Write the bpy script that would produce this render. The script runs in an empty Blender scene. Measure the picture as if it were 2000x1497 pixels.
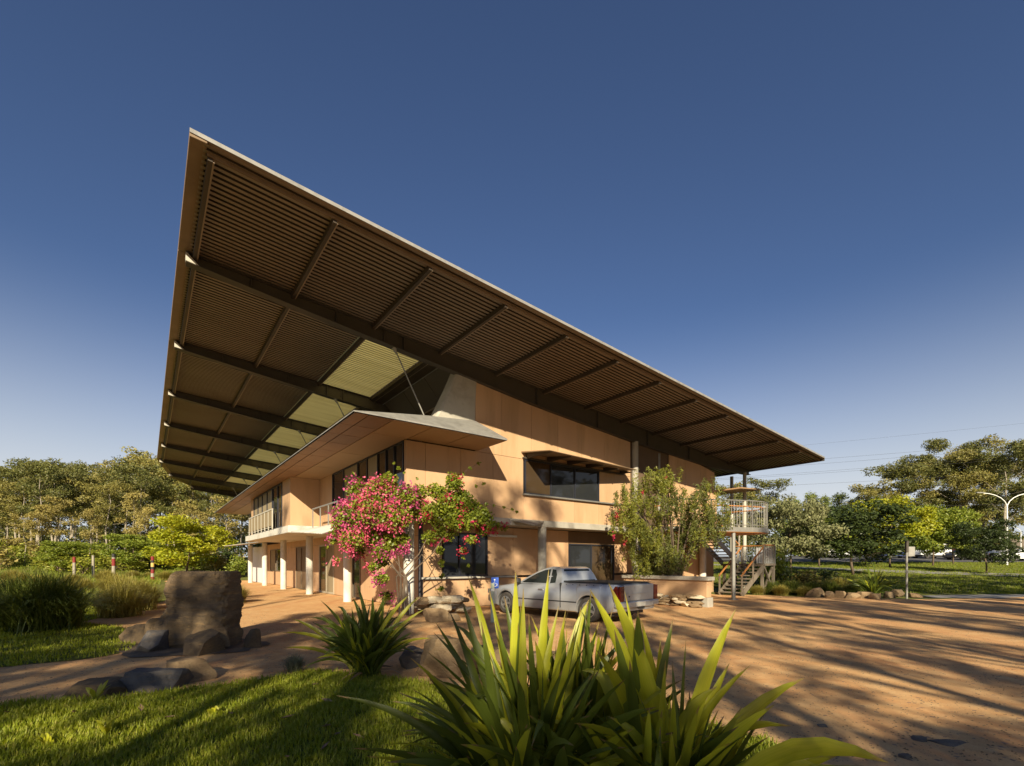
import bpy, bmesh, math, random
import numpy as np
from mathutils import Vector, Matrix
# ------------------------------------------------------------------ camera, sky, sun, exposure
sc = bpy.context.scene
PI = math.pi
H_EYE = 1.65
cam = bpy.data.cameras.new('camera'); cam_o = bpy.data.objects.new('camera', cam)
sc.collection.objects.link(cam_o); sc.camera = cam_o
cam.sensor_width = 36.0; cam.sensor_fit = 'HORIZONTAL'; cam.lens = 943.0 / 2000 * 36
cam.shift_y = (1098.8 - 748.5) / 2000
cam.clip_start = 0.05; cam.clip_end = 3000
cam_o.location = (0, 0, H_EYE); cam_o.rotation_euler = (PI / 2, 0, 0)

SUN_EL = math.radians(24.4)
SUN_DIR = Vector((0.0187, -math.cos(SUN_EL), math.sin(SUN_EL))).normalized()   # towards the sun (behind the camera)
world = bpy.data.worlds.new('World'); sc.world = world; world.use_nodes = True
wn = world.node_tree; wn.nodes.clear()
sky = wn.nodes.new('ShaderNodeTexSky'); sky.sky_type = 'NISHITA'; sky.sun_disc = False
sky.sun_elevation = SUN_EL; sky.sun_rotation = math.radians(179)
sky.air_density = 1.0; sky.dust_density = 0.3; sky.ozone_density = 2.2; sky.altitude = 0
wbg = wn.nodes.new('ShaderNodeBackground'); wbg.inputs[1].default_value = 0.05
wout = wn.nodes.new('ShaderNodeOutputWorld')
# deep polarised blue overhead, pale haze ring along the whole horizon
wmul = wn.nodes.new('ShaderNodeMix'); wmul.data_type = 'RGBA'; wmul.blend_type = 'MULTIPLY'; wmul.inputs[0].default_value = 1.0
wmul.inputs[7].default_value = (0.68, 0.725, 0.89, 1); wn.links.new(sky.outputs[0], wmul.inputs[6])
wtc = wn.nodes.new('ShaderNodeTexCoord'); wsep = wn.nodes.new('ShaderNodeSeparateXYZ'); wn.links.new(wtc.outputs['Generated'], wsep.inputs[0])
wmr = wn.nodes.new('ShaderNodeMapRange'); wmr.inputs[1].default_value = 0.46; wmr.inputs[2].default_value = 0.12; wn.links.new(wsep.outputs[2], wmr.inputs[0])
wpw = wn.nodes.new('ShaderNodeMath'); wpw.operation = 'POWER'; wpw.inputs[1].default_value = 2.0; wn.links.new(wmr.outputs[0], wpw.inputs[0])
wsc = wn.nodes.new('ShaderNodeMath'); wsc.operation = 'MULTIPLY'; wsc.inputs[1].default_value = 0.92; wn.links.new(wpw.outputs[0], wsc.inputs[0])
whz = wn.nodes.new('ShaderNodeMix'); whz.data_type = 'RGBA'; whz.inputs[7].default_value = (6.8, 7.2, 7.6, 1)
wn.links.new(wsc.outputs[0], whz.inputs[0]); wn.links.new(wmul.outputs[2], whz.inputs[6])
wn.links.new(whz.outputs[2], wbg.inputs[0]); wn.links.new(wbg.outputs[0], wout.inputs[0])
sun = bpy.data.lights.new('sun', 'SUN'); sun.energy = 5.0; sun.angle = math.radians(0.55); sun.color = (1.0, 0.87, 0.635)
sun_o = bpy.data.objects.new('sun', sun); sc.collection.objects.link(sun_o)
sun_o.location = (0, -30, 40); sun_o.rotation_euler = (-SUN_DIR).to_track_quat('-Z', 'Y').to_euler()
vs = sc.view_settings
vs.view_transform = 'Standard'; vs.look = 'None'; vs.exposure = 1.0; vs.gamma = 1.0; vs.use_curve_mapping = False

# ------------------------------------------------------------------ helpers
rng = np.random.default_rng(7)
random.seed(7)
C = sc.collection
F_PX, HOR = 943.0, 1098.8
TH = 0.6481; CT, ST = math.cos(TH), math.sin(TH)
UC, VC, SPV, SPU = 6.708, 14.334, 5.92, 5.62          # column grid of the building

def W(u, v, z=0.0):                                       # building grid -> world
    return (CT * u - ST * v, ST * u + CT * v, z)
def gpt(px, py, z=0.0):                                   # survey: sight line of the photograph meets height z
    t = (z - H_EYE) * F_PX / (HOR - py)
    return ((px - 1000) / F_PX * t, t, z)
def apt(px, py, Y):                                       # survey: sight line at distance Y
    return ((px - 1000) / F_PX * Y, Y, H_EYE + (HOR - py) / F_PX * Y)
def sstep(a, b, x):
    t = min(1.0, max(0.0, (x - a) / (b - a))); return t * t * (3 - 2 * t)
def terrain(x, y):
    r = min(2.5, max(0.0, (y - 25.0) * 0.055))
    l = 2.4 * sstep(46, 70, math.hypot(x * 0.5, y))
    w = sstep(9, 17, x)
    return l * (1 - w) + r * w

def tag(o, label=None, cat=None, group=None, kind=None):
    if label: o['label'] = label
    if cat: o['category'] = cat
    if group: o['group'] = group
    if kind: o['kind'] = kind
    return o
def empty(name, loc=(0, 0, 0), rz=0.0, label=None, cat=None, group=None):
    o = bpy.data.objects.new(name, None); C.objects.link(o)
    o.location = loc; o.rotation_euler = (0, 0, rz); o.empty_display_size = 0.2
    return tag(o, label, cat, group)
def link(name, me, mat=None, parent=None):
    o = bpy.data.objects.new(name, me); C.objects.link(o)
    if mat is not None and not me.materials: me.materials.append(mat)
    if parent is not None: o.parent = parent
    return o
def copy_tree(o, parent=None):
    c = o.copy(); C.objects.link(c); c.parent = parent
    for ch in list(o.children): copy_tree(ch, c)
    return c

class MB:                                                 # collects shapes, builds ONE mesh object
    def __init__(self, org=(0, 0, 0)):
        self.v = []; self.f = []; self.o = org
    def add(self, vs_, fs):
        n = len(self.v); ox, oy, oz = self.o
        self.v += [(p[0] - ox, p[1] - oy, p[2] - oz) for p in vs_]
        self.f += [tuple(i + n for i in f) for f in fs]
        return self
    def box(self, a, b):
        x0, x1 = sorted((a[0], b[0])); y0, y1 = sorted((a[1], b[1])); z0, z1 = sorted((a[2], b[2]))
        return self.hexa([(x0, y0, z0), (x1, y0, z0), (x1, y1, z0), (x0, y1, z0), (x0, y0, z1), (x1, y0, z1), (x1, y1, z1), (x0, y1, z1)])
    def hexa(self, p):
        return self.add(p, [(0, 3, 2, 1), (4, 5, 6, 7), (0, 1, 5, 4), (1, 2, 6, 5), (2, 3, 7, 6), (3, 0, 4, 7)])
    def prism(self, poly, axis, a, b):                    # 2D polygon extruded along an axis
        n = len(poly)
        def P(q, t):
            return {'x': (t, q[0], q[1]), 'y': (q[0], t, q[1]), 'z': (q[0], q[1], t)}[axis]
        vs_ = [P(q, a) for q in poly] + [P(q, b) for q in poly]
        fs = [tuple(range(n - 1, -1, -1)), tuple(range(n, 2 * n))]
        fs += [(i, (i + 1) % n, n + (i + 1) % n, n + i) for i in range(n)]
        return self.add(vs_, fs)
    def quad(self, *p):
        return self.add(p, [tuple(range(len(p)))])
    def tube(self, pts, r, n=8, cap=True):
        pts = [Vector(p) for p in pts]; m = len(pts)
        rs = r if isinstance(r, (list, tuple)) else [r] * m
        vs_ = []; fs = []; prev = None
        for i, p in enumerate(pts):
            t = (pts[min(i + 1, m - 1)] - pts[max(i - 1, 0)]).normalized()
            if prev is None:
                a = t.orthogonal().normalized()
            else:
                a = (prev - t * prev.dot(t)).normalized()
            prev = a; b = t.cross(a)
            for k in range(n):
                q = 2 * PI * k / n
                vs_.append(tuple(p + (a * math.cos(q) + b * math.sin(q)) * rs[i]))
        for i in range(m - 1):
            for k in range(n):
                fs.append((i * n + k, i * n + (k + 1) % n, (i + 1) * n + (k + 1) % n, (i + 1) * n + k))
        if cap: fs += [tuple(range(n - 1, -1, -1)), tuple(range((m - 1) * n, m * n))]
        return self.add(vs_, fs)
    def bar(self, a, b, w, h, up=(0, 0, 1)):              # rectangular bar from a to b
        a = Vector(a); b = Vector(b); t = (b - a).normalized(); s = t.cross(Vector(up)).normalized(); q = s.cross(t)
        P = lambda c, i, j: tuple(c + s * (i * w / 2) + q * (j * h / 2))
        return self.hexa([P(a, -1, -1), P(a, 1, -1), P(b, 1, -1), P(b, -1, -1), P(a, -1, 1), P(a, 1, 1), P(b, 1, 1), P(b, -1, 1)])
    def build(self, name, mat, parent=None, smooth=False, bevel=0.0, sharp=35):
        me = bpy.data.meshes.new(name); me.from_pydata(self.v, [], self.f); me.update()
        if mat is not None: me.materials.append(mat)
        if bevel > 0:
            bm = bmesh.new(); bm.from_mesh(me)
            bmesh.ops.bevel(bm, geom=[e for e in bm.edges], offset=bevel, segments=1, affect='EDGES', profile=0.5)
            bm.to_mesh(me); bm.free()
        if smooth:
            me.polygons.foreach_set('use_smooth', [True] * len(me.polygons))
            me.set_sharp_from_angle(angle=math.radians(sharp))
        return link(name, me, None, parent)

def mesh_np(name, verts, faces, mat=None, smooth=False):  # numpy arrays, faces all of one size
    verts = np.asarray(verts, dtype=np.float32); faces = np.asarray(faces, dtype=np.int32)
    me = bpy.data.meshes.new(name); nf, k = faces.shape
    me.vertices.add(len(verts)); me.vertices.foreach_set('co', verts.ravel())
    me.loops.add(nf * k); me.loops.foreach_set('vertex_index', faces.ravel())
    me.polygons.add(nf); me.polygons.foreach_set('loop_start', np.arange(0, nf * k, k, dtype=np.int32))
    if smooth: me.polygons.foreach_set('use_smooth', np.ones(nf, dtype=bool))
    me.update(calc_edges=True); me.validate()
    if mat is not None: me.materials.append(mat)
    return me

ORD = ['first', 'second', 'third', 'fourth', 'fifth', 'sixth', 'seventh', 'eighth', 'ninth', 'tenth', 'eleventh', 'twelfth', 'thirteenth', 'fourteenth', 'fifteenth', 'sixteenth', 'seventeenth', 'eighteenth', 'nineteenth', 'twentieth'] + ['twenty-' + q for q in ('first', 'second', 'third', 'fourth', 'fifth', 'sixth', 'seventh', 'eighth', 'ninth')] + ['thirtieth'] + ['thirty-' + q for q in ('first', 'second', 'third', 'fourth', 'fifth')]
# ------------------------------------------------------------------ materials
M = {}
def nt(name):
    m = bpy.data.materials.new(name); m.use_nodes = True; t = m.node_tree; t.nodes.clear(); M[name] = m
    out = t.nodes.new('ShaderNodeOutputMaterial'); return m, t, out
def N(t, kind, **kw):
    n = t.nodes.new(kind)
    for k, v in kw.items():
        if k.startswith('i_'): n.inputs[k[2:].replace('_', ' ')].default_value = v
        else: setattr(n, k, v)
    return n
def rgba(c): return (c[0], c[1], c[2], 1.0)
def mixc(t, fac, a, b, mode='MIX'):
    n = t.nodes.new('ShaderNodeMix'); n.data_type = 'RGBA'; n.blend_type = mode
    for sock, val in ((0, fac), (6, a), (7, b)):
        if isinstance(val, (int, float)): n.inputs[sock].default_value = val
        elif isinstance(val, (tuple, list)): n.inputs[sock].default_value = rgba(val)
        else: t.links.new(val, n.inputs[sock])
    return n.outputs[2]
def ramp(t, fac, stops):
    n = t.nodes.new('ShaderNodeValToRGB'); t.links.new(fac, n.inputs[0]); e = n.color_ramp.elements
    while len(e) < len(stops): e.new(0.5)
    for k, (p, c) in enumerate(stops): e[k].position = p; e[k].color = rgba(c) if len(c) == 3 else c
    return n.outputs[0]
def noise(t, vec, scale, detail=4, rough=0.55, dist=0.0):
    n = N(t, 'ShaderNodeTexNoise'); n.inputs['Scale'].default_value = scale; n.inputs['Detail'].default_value = detail
    n.inputs['Roughness'].default_value = rough; n.inputs['Distortion'].default_value = dist
    t.links.new(vec, n.inputs['Vector']); return n.outputs[0]
def vec(t, kind='Object', scale=(1, 1, 1)):
    tc = N(t, 'ShaderNodeTexCoord'); o = tc.outputs[kind]
    if scale != (1, 1, 1):
        mp = N(t, 'ShaderNodeMapping'); mp.inputs['Scale'].default_value = scale; t.links.new(o, mp.inputs[0]); o = mp.outputs[0]
    return o
def surf(name, c1, c2, scale=3.0, rough=0.7, bump=0.0, bscale=40.0, metal=0.0, spec=0.4, vary=0.0, stretch=(1, 1, 1), dist=0.02, c3=None, s3=0.6, coord='Object', coat=0.0):
    m, t, out = nt(name); v = vec(t, coord, stretch)
    n1 = noise(t, v, scale, 5, 0.6)
    col = mixc(t, ramp(t, n1, [(0.3, (0, 0, 0)), (0.7, (1, 1, 1))]), c1, c2)
    if c3 is not None:
        n3 = noise(t, v, s3, 6, 0.65, 0.4)
        col = mixc(t, ramp(t, n3, [(0.48, (0, 0, 0)), (0.68, (1, 1, 1))]), col, c3)
    if vary > 0:
        oi = N(t, 'ShaderNodeObjectInfo')
        mr = N(t, 'ShaderNodeMapRange'); mr.inputs[3].default_value = 1 - vary; mr.inputs[4].default_value = 1 + vary
        t.links.new(oi.outputs['Random'], mr.inputs[0])
        hsv = N(t, 'ShaderNodeHueSaturation'); t.links.new(mr.outputs[0], hsv.inputs['Value']); t.links.new(col, hsv.inputs['Color']); col = hsv.outputs[0]
    b = N(t, 'ShaderNodeBsdfPrincipled'); t.links.new(col, b.inputs['Base Color'])
    b.inputs['Roughness'].default_value = rough; b.inputs['Metallic'].default_value = metal
    b.inputs['Specular IOR Level'].default_value = spec; b.inputs['Coat Weight'].default_value = coat; b.inputs['Coat Roughness'].default_value = 0.05
    if bump > 0:
        bp = N(t, 'ShaderNodeBump'); bp.inputs['Strength'].default_value = bump; bp.inputs['Distance'].default_value = dist
        t.links.new(noise(t, v, bscale, 6, 0.65), bp.inputs['Height']); t.links.new(bp.outputs[0], b.inputs['Normal'])
    t.links.new(b.outputs[0], out.inputs[0]); return m
def leafmat(name, c1, c2, trans=0.35, rough=0.45, scale=1.2, gloss=0.3, c3=None, vary=0.12, tcol=None):
    m, t, out = nt(name); v = vec(t, 'Object')
    n1 = noise(t, v, scale, 3, 0.6)
    n2 = noise(t, v, scale * 14, 2, 0.6)
    col = mixc(t, ramp(t, n1, [(0.32, (0, 0, 0)), (0.68, (1, 1, 1))]), c1, c2)
    if c3 is not None: col = mixc(t, ramp(t, n2, [(0.52, (0, 0, 0)), (0.66, (1, 1, 1))]), col, c3)
    oi = N(t, 'ShaderNodeObjectInfo'); mr = N(t, 'ShaderNodeMapRange'); mr.inputs[3].default_value = 1 - vary; mr.inputs[4].default_value = 1 + vary
    t.links.new(oi.outputs['Random'], mr.inputs[0])
    mul = N(t, 'ShaderNodeMath', operation='MULTIPLY')
    mr2 = N(t, 'ShaderNodeMapRange'); mr2.inputs[3].default_value = 0.75; mr2.inputs[4].default_value = 1.25; t.links.new(n2, mr2.inputs[0])
    t.links.new(mr.outputs[0], mul.inputs[0]); t.links.new(mr2.outputs[0], mul.inputs[1])
    hsv = N(t, 'ShaderNodeHueSaturation'); t.links.new(mul.outputs[0], hsv.inputs['Value']); t.links.new(col, hsv.inputs['Color']); col = hsv.outputs[0]
    b = N(t, 'ShaderNodeBsdfPrincipled'); t.links.new(col, b.inputs['Base Color']); b.inputs['Roughness'].default_value = rough
    b.inputs['Specular IOR Level'].default_value = gloss
    tr = N(t, 'ShaderNodeBsdfTranslucent')
    if tcol is None:
        hs2 = N(t, 'ShaderNodeHueSaturation'); hs2.inputs['Hue'].default_value = 0.485; hs2.inputs['Saturation'].default_value = 1.15; hs2.inputs['Value'].default_value = 1.6
        t.links.new(col, hs2.inputs['Color']); t.links.new(hs2.outputs[0], tr.inputs[0])
    else: tr.inputs[0].default_value = rgba(tcol)
    mx = N(t, 'ShaderNodeMixShader'); mx.inputs[0].default_value = trans
    t.links.new(b.outputs[0], mx.inputs[1]); t.links.new(tr.outputs[0], mx.inputs[2]); t.links.new(mx.outputs[0], out.inputs[0])
    return m
def glassmat(name, tint=(0.02, 0.022, 0.025), rough=0.03):
    m, t, out = nt(name)
    b = N(t, 'ShaderNodeBsdfPrincipled'); b.inputs['Base Color'].default_value = rgba(tint); b.inputs['Roughness'].default_value = rough
    b.inputs['Specular IOR Level'].default_value = 0.5; b.inputs['IOR'].default_value = 1.45
    bp = N(t, 'ShaderNodeBump'); bp.inputs['Strength'].default_value = 0.05; bp.inputs['Distance'].default_value = 0.02
    t.links.new(noise(t, vec(t), 1.3, 1), bp.inputs['Height']); t.links.new(bp.outputs[0], b.inputs['Normal'])
    t.links.new(b.outputs[0], out.inputs[0]); return m

surf('panel', (0.485, 0.312, 0.182), (0.445, 0.283, 0.162), 1.2, 0.65, 0.05, 90, spec=0.2, vary=0.04, c3=(0.37, 0.24, 0.13), s3=1.1, stretch=(1, 1, .16))
surf('panel_back', (0.12, 0.08, 0.05), (0.10, 0.065, 0.04), 2, 0.8)
surf('concrete', (0.368, 0.344, 0.296), (0.304, 0.284, 0.240), 2.2, 0.8, 0.15, 50, c3=(0.248, 0.228, 0.192), s3=1.4)
surf('concrete_pale', (0.570, 0.552, 0.506), (0.497, 0.478, 0.423), 1.5, 0.75, 0.1, 50, c3=(0.423, 0.396, 0.340), s3=0.9)
surf('zinc', (0.315, 0.307, 0.285), (0.247, 0.240, 0.225), 5, 0.55, 0.1, 30, metal=0.25, c3=(0.195, 0.188, 0.173), s3=2.0)
surf('roof_sheet', (0.270, 0.211, 0.156), (0.209, 0.162, 0.118), 0.5, 0.6, 0.0, metal=0.1, c3=(0.190, 0.132, 0.091), s3=0.25, stretch=(0.4, 1, 1))
surf('flute_shade', (0.035, 0.026, 0.018), (0.028, 0.02, 0.014), 1, 0.8)  # near-black: the shade between the ribs, painted into the colour
surf('edge_trim', (0.221, 0.154, 0.094), (0.190, 0.129, 0.074), 1.5, 0.6, 0.05, 30, c3=(0.158, 0.104, 0.059))
surf('white_trim', (0.446, 0.422, 0.360), (0.397, 0.372, 0.310), 3, 0.5)
surf('steel_dark', (0.065, 0.055, 0.044), (0.051, 0.044, 0.034), 2, 0.6, 0.05, 30, metal=0.1)
surf('purlin_steel', (0.054, 0.040, 0.027), (0.040, 0.029, 0.020), 2, 0.6)
surf('galv', (0.264, 0.258, 0.237), (0.211, 0.206, 0.190), 8, 0.5, 0.05, 30, metal=0.4)
surf('clerestory_lining', (0.06, 0.047, 0.036), (0.05, 0.04, 0.03), 1, 0.6)
surf('soffit_board', (0.276, 0.152, 0.078), (0.234, 0.125, 0.063), 1.2, 0.6, 0.06, 40, vary=0.12, c3=(0.192, 0.100, 0.052), s3=0.8, stretch=(1, 0.3, 1))
surf('soffit_plain', (0.351, 0.221, 0.117), (0.319, 0.197, 0.105), 0.8, 0.7)
surf('frame_dark', (0.022, 0.024, 0.035), (0.018, 0.02, 0.028), 3, 0.45)
surf('frame_bronze', (0.16, 0.12, 0.08), (0.12, 0.09, 0.06), 3, 0.5)
surf('frame_light', (0.385, 0.336, 0.252), (0.336, 0.294, 0.217), 3, 0.5)
surf('door_brown', (0.16, 0.10, 0.055), (0.12, 0.075, 0.04), 2, 0.5, stretch=(1, 1, 0.1))
surf('timber_grey', (0.185, 0.154, 0.119), (0.132, 0.108, 0.079), 3, 0.8, 0.2, 20, stretch=(6, 6, 1), c3=(0.079, 0.062, 0.044), s3=1.2)
surf('timber_orange', (0.413, 0.180, 0.053), (0.345, 0.143, 0.041), 3, 0.5)
surf('white_sheet', (0.595, 0.612, 0.629), (0.544, 0.561, 0.586), 2, 0.6)
surf('curtain', (0.266, 0.210, 0.126), (0.210, 0.164, 0.098), 1.5, 0.8, stretch=(8, 8, 0.3))
glassmat('glass'); glassmat('glass_warm', (0.05, 0.033, 0.018), 0.05)
def polymat():
    m, t, out = nt('polycarbonate'); v = vec(t, 'Object')
    w = noise(t, vec(t, 'Object', (0.3, 3, 1)), 1.2, 4)
    col = mixc(t, ramp(t, w, [(0.3, (0, 0, 0)), (0.7, (1, 1, 1))]), (0.80, 0.70, 0.30), (0.66, 0.56, 0.22))
    d = N(t, 'ShaderNodeBsdfDiffuse'); tr = N(t, 'ShaderNodeBsdfTranslucent'); t.links.new(col, d.inputs[0]); t.links.new(col, tr.inputs[0])
    mx = N(t, 'ShaderNodeMixShader'); mx.inputs[0].default_value = 0.50; t.links.new(d.outputs[0], mx.inputs[1]); t.links.new(tr.outputs[0], mx.inputs[2])
    t.links.new(mx.outputs[0], out.inputs[0])
polymat()
# ------------------------------------------------------------------ the building
BO = (UC, VC, 0.0)
bld = empty('office_building', W(UC, VC), TH, 'two-storey tan panelled building under a huge floating skillion roof', 'building')
def B(): return MB(BO)
def zr(u): return 9.407 - 0.0789 * (u - 0.616)           # top of the roof edge
U_L, U_R, V_N, V_F = 0.616, 28.5, 10.33, 61.0
FAR = [(44.3, 0.62), (52.5, 1.72), (58.3, 4.42), (60.2, 7.7), (61.0, 12.0)]
def u_left(v):
    if v <= 44.3: return U_L
    for (a, ua), (b, ub) in zip(FAR, FAR[1:]):
        if v <= b: return ua + (ub - ua) * (v - a) / (b - a)
    return 12.0
def sheet(v0, v1, uf0, uf1, pitch=0.155, hgt=0.15, dz=-0.12, seg=1, th=0.012):
    # corrugated sheet with ribs running down the slope (along u); upper and lower skin
    vs_ = []; fs = []
    prof = [(0, 0), (0.52, 0), (0.55, 1), (0.92, 1), (0.96, 0)]
    lines = []; k = 0
    n = max(1, int(round((v1 - v0) / pitch)))
    for i in range(n):
        for a, b in prof: lines.append((v0 + (i + a) * (v1 - v0) / n, b * hgt))
    lines.append((v1, 0))
    for (vv, dzz) in lines:
        a = uf0(vv) if callable(uf0) else uf0; b = uf1(vv) if callable(uf1) else uf1
        for s in range(seg + 1):
            u = a + (b - a) * s / seg
            vs_.append((u - UC, vv - VC, zr(u) + dz + dzz))
    m = seg + 1
    for i in range(len(lines) - 1):
        for s in range(seg):
            fs.append((i * m + s, i * m + s + 1, (i + 1) * m + s + 1, (i + 1) * m + s))
    return vs_, fs, [1 if (i // seg) % 5 in (1, 2, 3) else 0 for i in range(len(fs))]  # flute sides and tops get the painted shade colour
SKY0, SKY1 = 5.45, 7.66
def sheet_mesh(name, parts, mat, parent):
    vs_ = []; fs = []; mi = []
    for a, b, c in parts:
        n = len(vs_); vs_ += a; fs += [tuple(i + n for i in f) for f in b]; mi += c
    me = mesh_np(name, vs_, fs, mat)
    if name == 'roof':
        me.materials.append(M['flute_shade']); me.polygons.foreach_set('material_index', np.array(mi, dtype=np.int32))
    return link(name, me, None, parent)
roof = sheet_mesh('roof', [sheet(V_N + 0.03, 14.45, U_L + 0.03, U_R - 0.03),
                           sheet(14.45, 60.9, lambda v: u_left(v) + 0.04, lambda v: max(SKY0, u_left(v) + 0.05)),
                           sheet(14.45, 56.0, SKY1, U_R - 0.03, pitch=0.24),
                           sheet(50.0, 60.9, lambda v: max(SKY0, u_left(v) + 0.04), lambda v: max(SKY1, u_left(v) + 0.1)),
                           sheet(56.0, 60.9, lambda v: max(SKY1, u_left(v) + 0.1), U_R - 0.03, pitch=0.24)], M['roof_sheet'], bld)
BEAMS = [VC + SPV * k for k in range(8)]
for k in range(6):
    sheet_mesh('skylight_panel', [sheet(BEAMS[k] + (0.12 if k == 0 else 0.0), BEAMS[k + 1] if k < 5 else 50.0, SKY0, SKY1, dz=-0.10, hgt=.035)], M['polycarbonate'], roof)
# edge trims of the roof
def sl(u, dz): return zr(u) + dz
b = B(); b.hexa([(U_L, V_N, sl(U_L, -0.075)), (U_R, V_N, sl(U_R, -0.075)), (U_R, V_N + 0.02, sl(U_R, -0.075)), (U_L, V_N + 0.02, sl(U_L, -0.075)),
                 (U_L, V_N, sl(U_L, 0)), (U_R, V_N, sl(U_R, 0)), (U_R, V_N + 0.02, sl(U_R, 0)), (U_L, V_N + 0.02, sl(U_L, 0))])
b.build('edge_capping', M['zinc'], roof)
b = B()
for (va, vb, da, db) in ((V_N + .0205, V_N + .21, -.075, -.05), (V_N + .2105, V_N + .235, -.19, -.05)):
    b.hexa([(U_L + .275, va, sl(U_L + .275, da)), (U_R - .025, va, sl(U_R - .025, da)), (U_R - .025, vb, sl(U_R - .025, da)), (U_L + .275, vb, sl(U_L + .275, da)),
            (U_L + .275, va, sl(U_L + .275, db)), (U_R - .025, va, sl(U_R - .025, db)), (U_R - .025, vb, sl(U_R - .025, db)), (U_L + .275, vb, sl(U_L + .275, db))])
b.build('edge_board', M['edge_trim'], roof)
segs = [(V_N + .02, 14.3), (14.32, 20.2), (20.22, 26.1), (26.12, 32.0), (32.02, 38), (38.02, 44.28)]
for a, c in segs:                                          # fascia boards along the high edge, butt-jointed
    b = B(); b.box((U_L, a, 9.27), (U_L + 0.27, c, 9.404)); b.build('fascia_board', M['edge_trim'], roof, bevel=0.006)
for (va, ua), (vb, ub) in zip(FAR, FAR[1:]):
    b = B(); w = 0.3
    b.hexa([(ua, va + .01, sl(ua, -.14)), (ua + w, va + .01, sl(ua, -.16)), (ub + w, vb, sl(ub, -.16)), (ub, vb, sl(ub, -.14)),
            (ua, va + .01, sl(ua, 0)), (ua + w, va + .01, sl(ua, -.03)), (ub + w, vb, sl(ub, -.03)), (ub, vb, sl(ub, 0))])
    b.build('fascia_board', M['edge_trim'], roof)
b = B(); b.box((U_R - .02, V_N + .02, sl(U_R, -.2)), (U_R + .03, 60.9, sl(U_R, -.005))); b.build('eaves_gutter', M['steel_dark'], roof)
# purlins
for k in range(12):
    u = 0.95 + 2.285 * k
    v1 = 60 if u < 9 else 15.6
    if k == 0: v1 = 47.0
    if k == 1: v1 = 55.0
    z = zr(u) - 0.122
    b = B(); b.box((u - .04, V_N + .24, z - .13), (u + .04, v1, z)); b.build('purlin', M['purlin_steel'], roof)
    # thin bottom flange lip in the paler roof sheet colour
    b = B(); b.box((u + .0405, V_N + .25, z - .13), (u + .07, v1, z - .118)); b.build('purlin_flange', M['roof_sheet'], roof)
# tapered roof beams
def beam_depth(u, k):
    pts = [(0.7, 0.34), (3.5, 0.46), (9.0, 0.66), (12.0, 0.80), (17.6, 0.86), (24.4, 0.74), (28.6, 0.34)]
    for (a, da), (c, dc) in zip(pts, pts[1:]):
        if u <= c: return da + (dc - da) * (u - a) / (c - a)
    return 0.34
for k, bv in enumerate(BEAMS):
    u0 = u_left(bv) + 0.16; u1 = 28.45 if k == 0 else 10.2
    us = [u0 + (u1 - u0) * i / 24 for i in range(25)]
    top = [(u, zr(u) - 0.14) for u in us]; bot = [(u, zr(u) - 0.03 - beam_depth(u, k)) for u in us]
    bb = B(); bb.prism(top + bot[::-1], 'y', bv - .018, bv + .018)
    beam = bb.build('roof_beam', M['steel_dark'], roof)
    for (dz0, dz1, hw, line) in ((-.012, .012, .13, bot), (-.012, .012, .13, top)):
        bb = B()
        for (ua, za), (ub, zb) in zip(line, line[1:]):
            bb.hexa([(ua, bv - hw, za + dz0), (ub, bv - hw, zb + dz0), (ub, bv + hw, zb + dz0), (ua, bv + hw, za + dz0),
                     (ua, bv - hw, za + dz1), (ub, bv - hw, zb + dz1), (ub, bv + hw, zb + dz1), (ua, bv + hw, za + dz1)])
        bb.build('flange', M['steel_dark'], beam)
    zt = zr(u0); bb = B()
    bb.hexa([(u0 - .012, bv - .14, zt - .37), (u0 + .26, bv - .14, zt - .405), (u0 + .26, bv - .02, zt - .405), (u0 - .012, bv - .02, zt - .37),
             (u0 - .012, bv - .14, zt - .16), (u0 + .02, bv - .14, zt - .17), (u0 + .02, bv - .02, zt - .17), (u0 - .012, bv - .02, zt - .16)])
    bb.build('sunlit_end_plate', M['white_trim'], roof)  # end plate coloured white to stand for the sun on the beam end
    for u in (2.2, 4.4, 5.85, 6.5) + ((12.0, 15.4, 18.8, 22.2) if k == 0 else ()):
        if u < u0 + .3: continue
        bb = B(); bb.box((u - .008, bv - .11, zr(u) - beam_depth(u, k) - .01), (u + .008, bv - .02, zr(u) - .15)); bb.build('stiffener', M['steel_dark'], roof)
    if k < 7:
        bb = B(); bb.tube([(6.2, bv - .02, zr(6.2) - beam_depth(6.2, k) - .02), (6.27, bv - .02, zr(6.2) - beam_depth(6.2, k) - .2)], [.09, .02], 8)
        bb.tube([(6.25, bv - .02, 8.3), (7.25, bv - .02, 6.42)], .022, 6); bb.build('tie_rod', M['galv'], roof, smooth=True)
# box gutter behind the skylights, sloping lining and clerestory glazing
b = B(); b.prism([(7.68, 8.62), (8.25, 8.56), (8.25, 8.72), (7.68, 8.76)], 'y', 14.48, 56); b.build('box_gutter', M['purlin_steel'], roof)
for k in range(7):
    va = BEAMS[k] + .15; vb = BEAMS[k + 1] - .15
    for j in range(3):
        a = va + (vb - va) * j / 3 + .015; c = va + (vb - va) * (j + 1) / 3 - .015
        b = B(); b.prism([(8.26, 8.55), (9.0, 7.70), (9.05, 7.74), (8.31, 8.59)], 'y', a, c); b.build('lining_panel', M['clerestory_lining'], bld)
    b = B(); b.box((9.02, va, 5.9), (9.06, vb, 7.68)); g_ = b.build('clerestory_pane', M['glass_warm'], bld)
    b = B(); b.box((8.97, va - .05, 7.66), (9.07, vb + .05, 7.71)); b.build('frame', M['frame_bronze'], g_)
for du, dz in ((8.24, 8.545), (9.0, 7.688)):
    b = B(); b.box((du - .015, 14.5, dz - .012), (du + .015, 50, dz + .012)); b.build('lining_trim', M['galv'], bld)
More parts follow.
